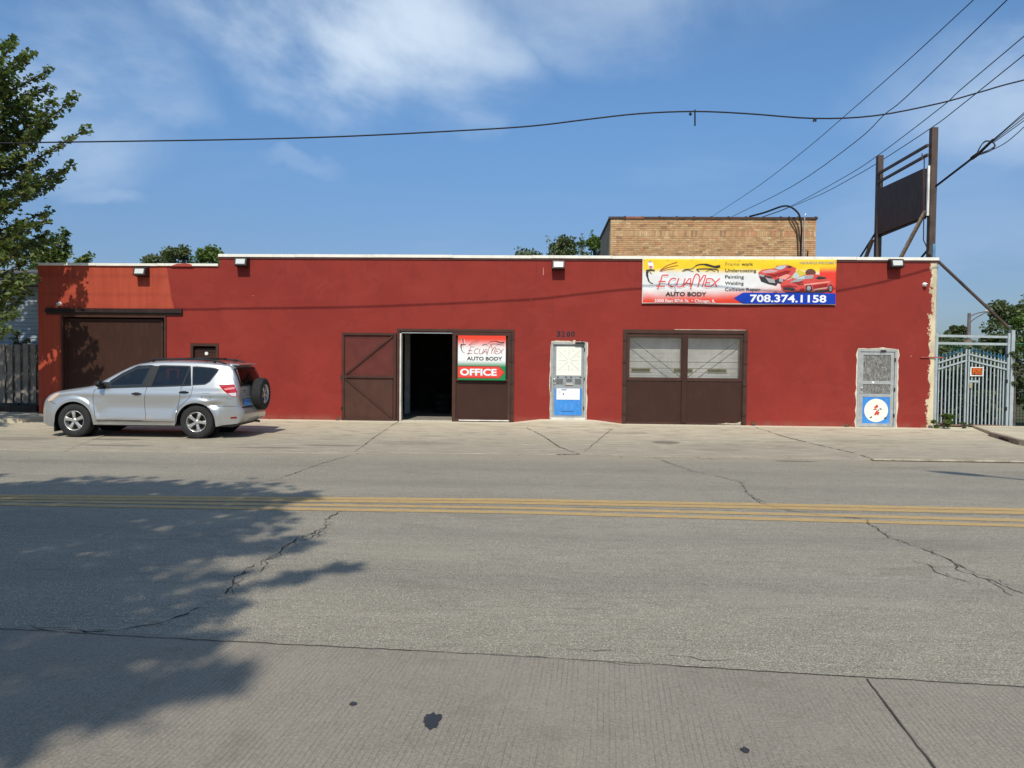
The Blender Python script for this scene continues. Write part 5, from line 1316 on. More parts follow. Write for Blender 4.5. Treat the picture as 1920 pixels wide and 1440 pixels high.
# scuffs beside the dent
for i_, L in enumerate(([(2.86, .675), (2.90, .665), (2.95, .68)], [(2.84, .705), (2.87, .69)], [(2.93, .65), (2.97, .645)])): ribbon(L, .012, .003).build('scuff', M_TRIM, car)
# grille and front bumper intake (face the street end)
def fpatch(name, y0, y1, z0, z1, off, m):
    vs = []
    for j in range(4):
        for i in range(9):
            y, z = y0+(y1-y0)*i/8, z0+(z1-z0)*j/3; vs.append((front_x(y, z)-off, y, z))
    return cmb().add(vs, [(j*9+i, (j+1)*9+i, (j+1)*9+i+1, j*9+i+1) for j in range(3) for i in range(8)]).build(name, m, car, smooth=True)
fpatch('grille', -.38, .38, .70, .80, .004, M_TRIM); fpatch('air_intake', -.5, .5, .36, .50, .004, M_TRIM)

# ------------------------------------------------------------------ brick building behind
BYF = 28.3
q0, q1 = atY(1145, 405, BYF), atY(1531, 405, BYF)
bkx0, bkx1, bkz = q0.x, q1.x, 7.02
bb = thing('brick_building', 'tan brick building with clay tile coping rising behind the red shop', 'building', (bkx0, BYF, 0))
BO = Vector((bkx0, BYF, 0))
M_MORT = worn('mortar', (.42, .31, .17), .95, var=.2, bump=.5)
def brickside(t, p):
    o = t.new('ShaderNodeNewGeometry').outputs['Position']; x = t.xyz(o)
    b = t.new('ShaderNodeTexBrick'); cm = t.new('ShaderNodeCombineXYZ'); t.inp(cm.inputs[0], t.math('ADD', x[0], x[1])); t.inp(cm.inputs[1], x[2]); t.l.new(cm.outputs[0], b.inputs[0])
    b.inputs['Color1'].default_value = (.48, .33, .2, 1); b.inputs['Color2'].default_value = (.38, .27, .17, 1); b.inputs['Mortar'].default_value = (.34, .28, .2, 1)
    b.inputs['Scale'].default_value = 1; b.inputs['Brick Width'].default_value = .215; b.inputs['Row Height'].default_value = .075; b.inputs['Mortar Size'].default_value = .008
    n = t.noise(o, 1.3, 5); t.l.new(t.mix(t.ramp(n, .4, .7, 0, .5), b.outputs[0], (.13, .11, .09)), p.inputs['Base Color'])
M_BSIDE = mat('weathered_common_brick', brickside, (.25, .17, .11), .9)
MB(BO).box(bkx0+.012, bkx1-.012, BYF+.012, BYF+.3, 0, bkz).build('wall', M_MORT, bb)
MB(BO).prism([(0, 0)], 0, 0) if False else None
# side walls step down towards the rear
for xa, xb in ((bkx0, bkx0+.28), (bkx1-.28, bkx1)):
    mb = MB(BO); prof = [(BYF+.301, 0), (BYF+.301, bkz), (33.0, bkz-.02), (33.0, 6.5), (40, 6.48), (40, 0)]
    n = len(prof); vs = [(xa, y, z) for y, z in prof]+[(xb, y, z) for y, z in prof]
    mb.add(vs, [tuple(range(n))[::-1], tuple(range(n, 2*n))]+[(i, (i+1) % n, n+(i+1) % n, n+i) for i in range(n)]).build('wall', M_BSIDE, bb)
MB(BO).box(bkx0+.3, bkx1-.3, BYF+.31, 39.9, 6.0, 6.1).build('roof', M_ROOF, bb)
BM = [worn('brick_%d' % i, c, .9, var=.18, scale=8, dirt=(.2, .15, .1), dirt_amt=.3, bump=.4) for i, c in enumerate([(.50, .305, .15), (.53, .335, .17), (.45, .265, .13), (.51, .28, .14), (.58, .40, .215), (.32, .19, .105), (.50, .24, .12)])]
rb = random.Random(11)
def brick_shape(w, h, d=.03): return MB().add([(-w/2, 0, -h/2), (w/2, 0, -h/2), (w/2, 0, h/2), (-w/2, 0, h/2), (-w/2, d, -h/2), (w/2, d, -h/2), (w/2, d, h/2), (-w/2, d, h/2)], [(0, 1, 2, 3), (0, 3, 7, 4), (1, 5, 6, 2), (3, 2, 6, 7), (0, 4, 5, 1)])
str_me = [brick_shape(.205, .063).mesh('stretcher', m) for m in BM]; sol_me = [brick_shape(.063, .205).mesh('soldier', m) for m in BM]
nb = 0; rest = MB(BO)
def one_brick(x, z, sol, w=None):
    global nb
    r = noise.noise((x*.5, z*.8, 3)); u = rb.random()
    k = 0 if u < .3 else 1 if u < .52 else 2 if u < .70 else 3 if u < .85 else 4 if u < .94 else 5
    redness = .42 if (sol and x > bkx0+4.3) else .08 if x > bkx0+6.6 else .025
    if rb.random() < redness: k = 6
    dy = rb.uniform(-.005, .004)
    if nb < 300 and w is None:
        o = bpy.data.objects.new('brick', (sol_me if sol else str_me)[k]); COL.objects.link(o); o.parent = bb; o.location = Vector((x, BYF+dy, z))-BO; nb += 1
    else:
        ww, hh = (.063, .205) if sol else (w or .205, .063)
        rest.add([(x-ww/2, BYF+dy, z-hh/2), (x+ww/2, BYF+dy, z-hh/2), (x+ww/2, BYF+dy, z+hh/2), (x-ww/2, BYF+dy, z+hh/2), (x-ww/2, BYF+.03, z-hh/2), (x+ww/2, BYF+.03, z-hh/2), (x+ww/2, BYF+.03, z+hh/2), (x-ww/2, BYF+.03, z+hh/2)],
                 [(0, 1, 2, 3), (0, 3, 7, 4), (1, 5, 6, 2), (3, 2, 6, 7), (0, 4, 5, 1)], k)
z = bkz-.045; row = 0
while z > 5.2:
    if row == 6:
        z2 = z-.07; x = bkx0+.04
        while x < bkx1-.03: one_brick(x, z2, True); x += .0745
        z -= .215+.0
    else:
        x = bkx0+.1075*(1 if row % 2 else 2)
        if row % 2 == 0: one_brick(bkx0+.0525, z, False, .095)
        while x+.1 < bkx1: one_brick(x, z, False); x += .215
        if bkx1-(x-.1075) > .04: w = bkx1-(x-.1075)-.003; one_brick(bkx1-w/2-.001, z, False, w)
        z -= .0745
    row += 1
o = rest.build('brickwork', BM, bb); o['kind'] = 'stuff'
MB(BO).box(bkx0, bkx1, BYF-.0, BYF+.01, 0, z+.03).build('wall', M_BSIDE, bb)
# clay coping tiles with collars
M_TILE = worn('coping_tile_dark', (.07, .04, .032), .5, var=.25); M_TILER = worn('coping_tile_red', (.28, .10, .06), .5, var=.25)
nt = 12; L = (bkx1-bkx0+.1)/nt
for i in range(nt):
    a = bkx0-.06+i*L; m_ = M_TILER if i == 1 else M_TILE
    mb = MB(BO); pr = [(BYF-.04, bkz-.03), (BYF-.04, bkz+.03), (BYF+.13, bkz+.075), (BYF+.34, bkz+.03), (BYF+.34, bkz-.03)]; n = 5
    for xa, xb, s_ in ((a, a+L-.06, 1.), (a+L-.06, a+L-.004, 1.3)):
        cy, cz_ = BYF+.15, bkz
        vs = [(xx, cy+(y-cy)*(1+(s_-1)*.25), cz_+(zz-cz_)*s_) for xx in (xa, xb) for y, zz in pr]
        mb.add(vs, [tuple(range(n)), tuple(range(2*n-1, n-1, -1))]+[((k+1) % n, k, n+k, n+(k+1) % n) for k in range(n)])
    mb.build('coping_tile', m_, bb)
for i in range(8):
    y = BYF+.4+i*.58; MB(BO).box(bkx0-.05, bkx0+.33, y, y+.55, bkz-.02, bkz+.06).build('coping_tile', M_TILE, bb)
for i in range(11):
    y = 33.05+i*.62; MB(BO).box(bkx0-.05, bkx0+.33, y, y+.6, 6.49, 6.56).build('coping_tile', M_TILE, bb)
# service conduits on its front
mb = MB(BO); c0 = atY(1509, 404, BYF-.05); mb.tube([(c0.x, BYF-.04, 4.6), (c0.x, BYF-.04, c0.z), (c0.x+.05, BYF-.02, c0.z+.06)], .022, 8); mb.build('conduit', worn('conduit_light', (.5, .5, .5), .4, metal=.4), bb)
mb = MB(BO); c0 = atY(1515, 470, BYF-.05); mb.tube([(c0.x, BYF-.04, 4.6), (c0.x, BYF-.04, c0.z)], .02, 8); mb.build('conduit', M_BLACK, bb)

# ------------------------------------------------------------------ sign frame on the roof corner
BPY0, BPY1 = 22.2, 25.2
M_STEEL = worn('rusty_brown_steel', (.075, .052, .042), .6, var=.3, scale=2.5, dirt=(.16, .08, .05), dirt_amt=.5)
p1 = atY(1745, 470, BPY0); p2 = atY(1645.5, 470, BPY1)
sf = thing('roof_sign_frame', 'tall rusty steel sign frame with a blank brown panel on the shop roof corner', 'sign frame', (p1.x, BPY0, 4.15))
FO = Vector((p1.x, BPY0, 4.15)); zt1 = atY(1745, 240, BPY0).z; zt2 = atY(1643, 292, BPY1).z; x1_, x2_ = p1.x, p2.x
MB(FO).box(x1_-.085, x1_+.085, BPY0-.09, BPY0+.09, 4.151, zt1).build('post', M_STEEL, sf, bevel=.006); MB(FO).box(x2_-.085, x2_+.085, BPY1-.09, BPY1+.09, 4.151, zt2).build('post', M_STEEL, sf, bevel=.006)
def PP(px, py, y): return atY(px, py, y)
for (a, b) in (((1740, 272), (1645, 327)), ((1740, 290), (1645, 343))):
    A, Bq = PP(*a, BPY0), PP(*b, BPY1); MB(FO).bar(A, Bq, .07).build('crossbeam', M_STEEL, sf)
A, Bq = PP(1735, 316, BPY0+.1), PP(1648, 356, BPY1-.1); C_, D_ = PP(1735, 407, BPY0+.1), PP(1650, 440, BPY1-.1)
zt_, zb_ = (A.z+Bq.z)/2, (C_.z+D_.z)/2
def sheet_panel(name, a, b, c, d, th, m):
    mb = MB(FO); vs = []
    for q in (a, b, c, d): vs.append(q)
    nn = (b-a).cross(c-a).normalized()*th/2
    vs = [q+nn for q in (a, b, c, d)]+[q-nn for q in (a, b, c, d)]
    mb.add(vs, [(0, 1, 2, 3), (7, 6, 5, 4), (0, 4, 5, 1), (1, 5, 6, 2), (2, 6, 7, 3), (3, 7, 4, 0)]); return mb.build(name, m, sf)
sheet_panel('sign_panel', A, Bq, D_, C_, .14, worn('blank_sign_brown', (.045, .026, .024), .55, var=.15))
MB(FO).box(x1_-.085-.055, x1_-.087, BPY0-.03, BPY0+.04, C_.z+.02, A.z+.05).build('edge_trim', worn('white_edge', (.75, .74, .7), .4), sf)
MB(FO).bar(C_+Vector((0, 0, -.02)), D_+Vector((0, 0, -.05)), .05).build('lower_rail', M_BLACK, sf)
for px, pa, pb, y in ((1733, 296, 316, BPY0+.12), (1654, 333, 355, BPY1-.3), (1729, 288, 300, BPY0+.15)):
    MB(FO).bar(PP(px, pa, y), PP(px, pb, y), .025).build('hanger', M_STEEL, sf)
rb1, rb2 = PP(1735, 396, BPY0+.05), PP(1664, 484, BPY0+.95); rb2.z = 4.15
RBm = worn('peeling_timber', (.22, .16, .12), .8, var=.5, scale=14, dirt=(.06, .04, .03), dirt_amt=.6)
MB(FO).bar(rb1, rb2, .11, .07).build('brace', RBm, sf)
a_, b_ = PP(1636, 449, BPY1+.0), PP(1600, 492, BPY1+.9); b_.z = 4.15; MB(FO).bar(a_, b_, .09).build('brace', M_STEEL, sf)
a_, b_ = PP(1642, 436, BPY1), PP(1570, 483, BPY1+1.5); b_.z = 4.15; MB(FO).tube([a_, b_], .03, 8).build('tie_rod', M_BLACK, sf)
a_, b_ = PP(1744, 463, BPY0), PP(1685, 482, BPY0+1.5); b_.z = 4.15; MB(FO).tube([a_, b_], .03, 8).build('tie_rod', M_BLACK, sf)
MB(FO).tube([PP(1732, 410, BPY0-.1), PP(1731.5, 450, BPY0-.1), PP(1738, 464, BPY0-.1)], .014, 6).build('wire', M_BLACK, sf)
ps_ = PP(1752.5, 457, WY+.2); MB(SO).box(ps_.x-.035, ps_.x+.03, WY+.2, WY+.27, 4.645, ps_.z).build('pipe_stub', worn('blue_pipe', (.10, .22, .32), .5), shop)
# brace from the roof corner to the gate post
gp = PP(1893, 618, 21.5)
dp = thing('diagonal_pipe', 'black diagonal pipe running from the roof corner down to the gate post', 'pipe', tuple(PP(1753, 486, 21.6)))
MB(WP(dp)).tube([PP(1742, 474, 22.1), PP(1757, 488, 21.6), PP(1893, 616, 21.55)], .04, 10).build('pipe', M_STEEL, dp)

# ------------------------------------------------------------------ overhead cables
M_CABLE = worn('cable_black', (.012, .012, .014), .6, bump=0)
def cable(label, pts3, r, name='overhead_cable', group='overhead cables crossing the sky', k=10):
    P = curve(pts3, k); mb = MB(); mb.tube(P, r, 6)
    return tag(mb.build(name, M_CABLE, None, smooth=True), label, 'cable', group)
def pole(x, y, h, label, r=.14):
    t_ = thing('utility_pole', label, 'utility pole', (x, y, 0), 'utility poles carrying the cables')
    MB().tube([(0, 0, -.2), (0, 0, h)], [r, r*.7], 12).build('post', worn('pole_timber', (.16, .12, .09), .9, var=.3), t_, smooth=True)
    MB().box(-1.1, 1.1, -.06, .06, h-.9, h-.78).build('crossarm', worn('pole_timber', (.16, .12, .09), .9), t_)
    return t_
CY = 17.75
main_px = [(0, 268), (80, 267), (420, 262), (640, 256), (880, 244), (1000, 236), (1100, 224), (1200, 213), (1303, 209), (1400, 213), (1527, 222), (1640, 217), (1760, 194), (1840, 172), (1920, 150)]
MP = [atY(x, y, CY) for x, y in main_px]
MP = [Vector((-30, CY, MP[0].z+.9)), Vector((-19, CY, MP[0].z+.15))]+MP+[Vector((MP[-1].x+3.2, CY, MP[-1].z+.75))]
mc = cable('thick black telecom cable sagging across the whole sky above the shop', MP, .017, k=4)
pole(MP[-1].x+.15, CY, MP[-1].z+1.0, 'wooden utility pole off to the right of the shop by the kerb'); pole(-30.1, CY, 9.5, 'wooden utility pole far to the left beyond the tree')
# drop and splice hanging from it
ms = [tuple(atY(1303, y, CY)) for y in (206, 236)]
mb = MB(); mb.tube([atY(1303, 206, CY), atY(1303, 236, CY)], .018, 6); mb.build('cable_tag', M_CABLE, mc); mb = MB(); mb.tube([atY(1293, 212, CY), atY(1296, 216, CY)], .03, 6); mb.build('cable_clip', M_CABLE, mc)
mb = MB(); mb.tube([atY(1527, 222, CY), atY(1525, 228, CY)], .02, 6); mb.tube([atY(1530, 222, CY), atY(1529, 228, CY)], .02, 6); mb.build('cable_clip', M_CABLE, mc)
def line3(label, L, Y0, Y1, r, ext=True):
    """photo points near->far, depth interpolated along a straight plan line"""
    A, Bq = atY(*L[0], Y0), atY(*L[-1], Y1)
    # plan line through A,B ; each pixel ray meets its vertical plane
    dxy = Vector((Bq.x-A.x, Bq.y-A.y)); out = []
    for q in L:
        d = ray(*q); den = d.x*dxy.y-d.y*dxy.x; t_ = (A.x*dxy.y-A.y*dxy.x)/den; out.append(Vector((0, 0, CH))+d*t_)
    if ext: out = [out[0]+(out[0]-out[1])*1.2]+out+[out[-1]+(out[-1]-out[-2])*.6]
    return cable(label, out, r, k=4)
line3('thin black power line, highest of the slanting lines at upper right', [(1825, 0), (1695, 120), (1581, 220), (1512, 279), (1426, 346), (1340, 403)], 23.5, 62, .015)
line3('black power line, second from the top of the slanting lines at right', [(1888, 0), (1700, 181), (1658, 215), (1604, 266), (1486, 349), (1377, 404)], 23.5, 62, .018)
line3('black power line passing just above the roof sign frame posts', [(1920, 68), (1799, 170), (1766, 200), (1648, 290), (1585, 331), (1484, 386), (1434, 405)], 23.5, 60, .016)
line3('black power line passing behind the roof sign frame posts', [(1920, 103), (1799, 200), (1746, 240), (1648, 304), (1600, 332), (1540, 364), (1470, 393), (1436, 405)], 23.5, 60, .016)
a_ = PP(1751, 352, 22.2); 
sd_ = thing('service_cable', 'thick twisted service cable tied to the near post of the roof sign frame', 'cable', tuple(a_), 'overhead cables crossing the sky')
def SP(px, py): return atY(px, py, 22.2-(px-1751)*.02)
mb = MB(WP(sd_)); mb.tube([SP(1745, 356), SP(1751, 352), SP(1790, 322), SP(1824, 296)], .03, 8); mb.tube([SP(1822, 297), SP(1836, 287)], .05, 8); mb.tube([SP(1838, 285), SP(1862, 262)], .035, 8); mb.build('cable', M_CABLE, sd_, smooth=True)
M_CW = worn('cable_weathered', (.09, .09, .095), .5)
for L in ([(1830, 290), (1840, 272), (1850, 265), (1862, 268), (1864, 275), (1850, 283), (1834, 288)], [(1830, 291), (1843, 268), (1854, 264), (1866, 272), (1858, 282), (1838, 290)]):
    MB(WP(sd_)).tube(curve([SP(*q) for q in L], 5), .013, 6).build('cable_loop', M_CW, sd_, smooth=True)
for L in ([(1856, 267), (1890, 238), (1960, 176)], [(1858, 267), (1920, 215), (1960, 182)], [(1860, 267), (1922, 219), (1960, 186)], [(1862, 268), (1924, 223), (1962, 190)], [(1832, 291), (1860, 281), (1885, 268), (1905, 252), (1920, 238), (1960, 200)]):
    MB(WP(sd_)).tube(curve([SP(*q) for q in L], 6), .010, 6).build('cable', M_CABLE, sd_, smooth=True)
def SQ(px, py, y=BYF-.25): return atY(px, py, y)
cc = thing('riser_cable', 'thick black cable arching over the brick parapet and down its front', 'cable', tuple(SQ(1500, 430)))
MB(WP(cc)).tube(curve([SQ(1405, 406, BYF+.6), SQ(1435, 398, BYF+.2), SQ(1466, 387), SQ(1482, 388), SQ(1496, 399), SQ(1501, 412), SQ(1503, 430), SQ(1502, 455, BYF-.06), SQ(1501, 492, BYF-.06)], 6), .034, 8).build('cable', M_CABLE, cc, smooth=True)
MB(WP(cc)).tube(curve([SQ(1479, 405, BYF-.1), SQ(1488, 420, BYF-.1), SQ(1495, 440, BYF-.06), SQ(1497, 492, BYF-.06)], 6), .024, 8).build('cable', worn('cable_brown', (.07, .05, .04), .6), cc, smooth=True)

# ------------------------------------------------------------------ gate on the right
GY = 21.5
M_GATE = worn('pale_blue_grey_steel', (.35, .40, .41), .45, var=.12, scale=6, dirt=(.22, .18, .14), dirt_amt=.35)
gl_, gr_ = PP(1757, 700, GY).x, PP(1892, 700, GY).x
gate = thing('steel_gate', 'pale grey steel double gate with slanting top rails and blue spear tips beside the shop', 'gate', ((gl_+gr_)/2, GY, .1))
GO = WP(gate); gx = lambda px: PP(px, 700, GY).x; gzz = lambda py, px=1820: PP(px, py, GY).z
MB(GO).box(gx(1746), gx(1749.5), GY-.04, GY+.02, .05, gzz(628)).build('post', M_GATE, gate); MB(GO).box(gx(1751), gx(1756), GY-.05, GY+.05, .05, gzz(624)).build('post', M_GATE, gate)
MB(GO).box(gx(1886.5), gx(1891), GY-.05, GY+.05, .0, gzz(624)).build('post', M_GATE, gate); MB(GO).box(gx(1892.5), gx(1899), GY-.06, GY+.06, .0, gzz(619, 1890)).build('post', M_GATE, gate)
for a, b in ((629.5, 632), (643.5, 645.5)):
    MB(GO).bar((gx(1756), GY, gzz(a, 1756)), (gx(1887), GY, gzz(b, 1887)), .05, .065).build('top_rail', M_GATE, gate)
M_SPEAR = worn('blue_spear_paint', (.05, .16, .27), .5, var=.3)
def gleaf(pa, pb, left):
    lf = bpy.data.objects.new('gate_leaf', None); COL.objects.link(lf); lf.parent = gate
    ztop = lambda px: gzz((680.5+(px-1758)/(1811-1758)*(664-680.5)) if left else (664+(px-1815)/(1886-1815)*(681-664)), px)
    zlow = lambda px: ztop(px)-.17
    zbot = gzz(797, 1800)
    for f_ in (ztop, zlow): MB(GO).bar((gx(pa), GY-.022, f_(pa)), (gx(pb), GY-.022, f_(pb)), .035, .04).build('slanted_rail', M_GATE, lf)
    MB(GO).bar((gx(pa), GY-.02, zbot), (gx(pb), GY-.02, zbot), .035, .04).build('bottom_rail', worn('rusty_rail', (.2, .12, .08), .8), lf)
    MB(GO).box(gx(pb)-.04 if left else gx(pa)-.0, gx(pb)+.0 if left else gx(pa)+.04, GY-.03, GY+.03, .08, gzz(655, 1812)).build('meeting_stile', M_GATE, lf)
    xs_ = [1760, 1766.5, 1773.5, 1780.5, 1787.5, 1795, 1802] if left else [1822, 1829, 1836, 1843, 1850, 1857, 1864, 1871, 1876.5, 1882]
    for px in xs_:
        MB(GO).box(gx(px)-.016, gx(px)+.016, GY-.014, GY+.014, zbot, ztop(px)+.085).build('bar', M_GATE, lf)
        X, Zt = gx(px), ztop(px)+.085; mb = MB(GO)
        mb.lathe([(.0, .15), (.022, .07), (.009, .03), (.018, .015), (.009, .0)], (X, GY, Zt), 'Z', 6); mb.box(X-.045, X+.045, GY-.008, GY+.008, Zt+.03, Zt+.045); mb.build('spear_tip', M_SPEAR, lf)
    return lf
l1 = gleaf(1757.5, 1811.5, True); l2 = gleaf(1814, 1886, False)
MB(GO).box(gx(1817), gx(1834), GY-.03, GY-.015, gzz(717), gzz(713)).build('latch_bar', M_GATE, l2); MB(GO).box(gx(1816), gx(1822), GY-.06, GY-.031, gzz(728), gzz(718)).build('padlock', worn('brass', (.45, .38, .25), .4, metal=.5), l2, bevel=.008)
for z in (.55, 1.3, 2.0): MB(GO).box(gx(1885), gx(1888), GY-.055, GY-.03, z, z+.1).build('hinge', M_BLACK, gate)
# dog sign
ds = thing('warning_sign', 'small orange and black beware of the dog sign wired to the gate', 'sign', (gx(1829.5), GY-.04, gzz(696)))
a0, a1, c0_, c1_ = gx(1817.5), gx(1842), gzz(705), gzz(688)
MB(WP(ds)).box(a0, a1, GY-.05, GY-.043, c0_, c1_).build('border', worn('sign_white', (.8, .78, .74), .4), ds); w_ = a1-a0; h_ = c1_-c0_
MB(WP(ds)).box(a0+w_*.08, a1-w_*.08, GY-.053, GY-.0505, c0_+h_*.1, c1_-h_*.1).build('ground', mat('sign_black', None, (.02, .015, .012), .4), ds)
ORG = mat('sign_orange', None, (.8, .16, .02), .4)
place_text('lettering', 'BEWARE', a0+w_*.16, c0_+h_*.54, GY-.055, .13, ORG, ds, width=w_*.68, bold=.004); place_text('lettering', 'OF THE DOG', a0+w_*.13, c0_+h_*.18, GY-.055, .12, ORG, ds, width=w_*.74, bold=.004)
for x in (a0+.02, a1-.02): MB(WP(ds)).bar((x, GY-.046, c1_-.02), (x, GY-.012, c1_-.02), .008).build('wire_tie', M_BLACK, ds)
# green mesh fence behind the gate and a pole
gf = thing('wire_fence', 'green wire mesh fence seen behind the steel gate', 'fence', (12, 24.5, 0))
mb = MB(WP(gf))
for i in range(60): x = 10.7+i*.1; mb.box(x, x+.008, 24.5, 24.508, 0, 2.45)
for i in range(24): z = .1+i*.1; mb.box(10.7, 16.7, 24.495, 24.5, z, z+.008)
o = mb.build('mesh', worn('green_wire', (.02, .14, .06), .5), gf); o['kind'] = 'stuff'
for x in (10.75, 13.2, 16.6): MB(WP(gf)).tube([(x, 24.53, -.06), (x, 24.53, 2.5)], .03, 8).build('post', worn('green_post', (.03, .16, .07), .5), gf)
MB(WP(gf)).tube([(10.7, 24.53, 2.46), (16.7, 24.53, 2.46)], .02, 8).build('top_rail', worn('green_post', (.03, .16, .07), .5), gf)
wp_ = thing('timber_pole', 'short brown timber pole standing behind the middle of the gate', 'pole', (PP(1813, 700, 26).x, 26, 0))
MB(WP(wp_)).tube([(WP(wp_).x, 26, -.06), (WP(wp_).x, 26, 2.62)], .13, 12).build('post', worn('pole_timber', (.16, .12, .09), .9, var=.3), wp_, smooth=True)
# far street lamp
lx = PP(1817, 600, 48); sl = thing('street_lamp', 'distant street lamp with a curved double arm beyond the gate', 'street lamp', (lx.x, 48, -.06))
MB(WP(sl)).tube([(lx.x, 48, -.06), (lx.x, 48, PP(1816, 587, 48).z)], [.16, .09], 10).build('pole', worn('lamp_pole', (.10, .08, .075), .6), sl, smooth=True)
def SLp(px, py): return atY(px, py, 48)
MB(WP(sl)).tube(curve([SLp(1817, 594), SLp(1830, 588), SLp(1843, 585), SLp(1853, 584)], 5), .035, 6).build('arm', worn('lamp_arm', (.12, .11, .10), .6), sl)
MB(WP(sl)).tube(curve([SLp(1817, 606), SLp(1828, 597), SLp(1842, 589), SLp(1853, 584)], 5), .035, 6).build('arm', worn('lamp_arm', (.12, .11, .10), .6), sl)
MB(WP(sl)).lathe([(.0, -.5), (.10, -.4), (.16, 0), (.12, .35), (0, .45)], tuple(SLp(1862, 583)), 'X', 10).build('lamp_head', worn('lamp_head', (.5, .5, .5), .4), sl, smooth=True)
# near street lamp outside the frame on the right, its head's shadow lies on the road
tip = Vector((6.77, 12.81, 0)); hz_ = 9.2
hd = tip+to_sun*(hz_/to_sun.z); px_, py_ = 16.5, hd.y-3.0
sn = thing('street_lamp', 'tall street lamp on the near pavement right of the frame reaching over the road', 'street lamp', (hd.x+5.2, hd.y-4.2, 0))
S0 = WP(sn); MB(S0).tube([S0+Vector((0, 0, -.05)), S0+Vector((0, 0, 8.6))], [.12, .07], 12).build('pole', worn('lamp_pole', (.10, .08, .075), .6), sn, smooth=True)
MB(S0).tube(curve([S0+Vector((0, 0, 8.3)), (S0*.5+hd*.5)+Vector((0, 0, 0))+Vector((0, 0, 8.9-((S0*.5+hd*.5).z))), hd+Vector((.3, -.25, 0))], 8), .05, 8).build('arm', worn('lamp_arm', (.12, .11, .10), .6), sn)
dv = (Vector((hd.x, hd.y))-Vector((S0.x, S0.y))).normalized(); a_ = hd-Vector((dv.x, dv.y, 0))*.3; 
MB(S0).tube([a_+Vector((-dv.x*.2, -dv.y*.2, 0)), a_, a_+Vector((dv.x*.35, dv.y*.35, -.02)), a_+Vector((dv.x*.75, dv.y*.75, -.05))], [.06, .13, .15, .02], 10).build('lamp_head', worn('lamp_head', (.5, .5, .5), .4), sn, smooth=True)

# ------------------------------------------------------------------ left: siding house, board fence
hs = thing('neighbour_house', 'grey blue clapboard house wall in tree shade left of the shop', 'house', (-17, 22.6, 0)); HO = WP(hs)
M_SID = worn('grey_blue_siding', (.30, .36, .40), .6, var=.08, dirt=(.16, .18, .17), dirt_amt=.3)
hx0, hx1, hy = -24., -14.35, 22.5; hz = PP(40, 537, hy).z
MB(HO).box(hx0, hx1, hy+.03, hy+7, -.1, hz).build('wall', worn('sheathing', (.2, .22, .23), .8), hs)
zc = .3
while zc < hz-.1:
    mb = MB(HO); mb.add([(hx0, hy-.0, zc), (hx1, hy-.0, zc), (hx1, hy+.024, zc+.118), (hx0, hy+.024, zc+.118), (hx0, hy+.03, zc), (hx1, hy+.03, zc)], [(0, 1, 2, 3), (0, 4, 5, 1), (1, 5, 2)]); mb.build('clapboard', M_SID, hs); zc += .118
MB(HO).box(hx0-.3, hx1+.12, hy-.35, hy-.30, hz+.0, hz+.16).build('fascia', worn('fascia_grey', (.16, .17, .17), .6), hs)
MB(HO).add([(hx0-.3, hy-.36, hz+.165), (hx1+.15, hy-.36, hz+.165), (hx1+.15, hy+3.5, hz+.9), (hx0-.3, hy+3.5, hz+.9), (hx1+.15, hy+7.3, hz+.165), (hx0-.3, hy+7.3, hz+.165)], [(0, 1, 2, 3), (3, 2, 4, 5), (1, 4, 2), (0, 3, 5)]).build('roof', M_ROOF, hs)
fn = thing('board_fence', 'weathered grey shadowbox board fence between the tree and the red shop', 'fence', (-17, 21.6, 0)); NO = WP(fn)
M_BOARD = worn('weathered_board', (.20, .18, .155), .9, var=.3, scale=5, dirt=(.08, .075, .06), dirt_amt=.5, bump=.4)
fy_ = 21.55; ft = PP(35, 645, fy_).z; i = 0; x = -14.22
while x > -22:
    rz_ = random.Random(int(x*100)).uniform(-.03, .03)
    if i % 2 == 0: MB(NO).box(x-.145, x, fy_-.05, fy_-.028, .42, ft+rz_).build('board', M_BOARD, fn)
    else: MB(NO).box(x-.145, x, fy_+.028, fy_+.05, .42, ft+rz_-.02).build('board', M_BOARD, fn)
    x -= .115; i += 1
for z in (.75, 1.25, ft-.28): MB(NO).box(-22, -14.15, fy_-.026, fy_+.026, z-.045, z+.045).build('rail', M_BOARD, fn)
for x in (-14.2, -16.6, -19.0, -21.4): MB(NO).box(x-.05, x+.05, fy_+.052, fy_+.15, -.06, ft-.1).build('post', M_BOARD, fn)
tb = thing('timber_edging', 'dark timber retaining edge under the board fence', 'edging', (-18, 21.3, .17))
for z in (.175, .265): MB(WP(tb)).box(-22, -14.35, 21.36, 21.5, z, z+.085).build('timber', worn('dark_timber', (.045, .035, .028), .95, var=.4), tb)

# ------------------------------------------------------------------ foliage
def leaf_fn(base, alt, third):
    def fn(t, p):
        g = t.new('ShaderNodeNewGeometry'); r = g.outputs['Random Per Island']
        c = t.mix(t.ramp(r, .1, .6, smooth=False), base, alt); c = t.mix(t.ramp(r, .82, .98), c, third)
        t.l.new(c, p.inputs['Base Color'])
        tr = t.new('ShaderNodeBsdfTranslucent'); t.l.new(t.mix(1., c, (1.5, 1.6, .7), 'MULTIPLY'), tr.inputs[0])
        mx = t.new('ShaderNodeMixShader'); mx.inputs[0].default_value = .30; t.l.new(p.outputs[0], mx.inputs[1]); t.l.new(tr.outputs[0], mx.inputs[2]); t.l.new(mx.outputs[0], t.n['Material Output'].inputs[0])
    return fn
M_LEAF = mat('maple_leaves', leaf_fn((.075, .115, .032), (.135, .175, .055), (.27, .27, .10)), (.07, .11, .03), .5)
M_LEAF2 = mat('dull_green_leaves', leaf_fn((.085, .115, .055), (.13, .155, .075), (.2, .2, .1)), (.06, .09, .035), .6)
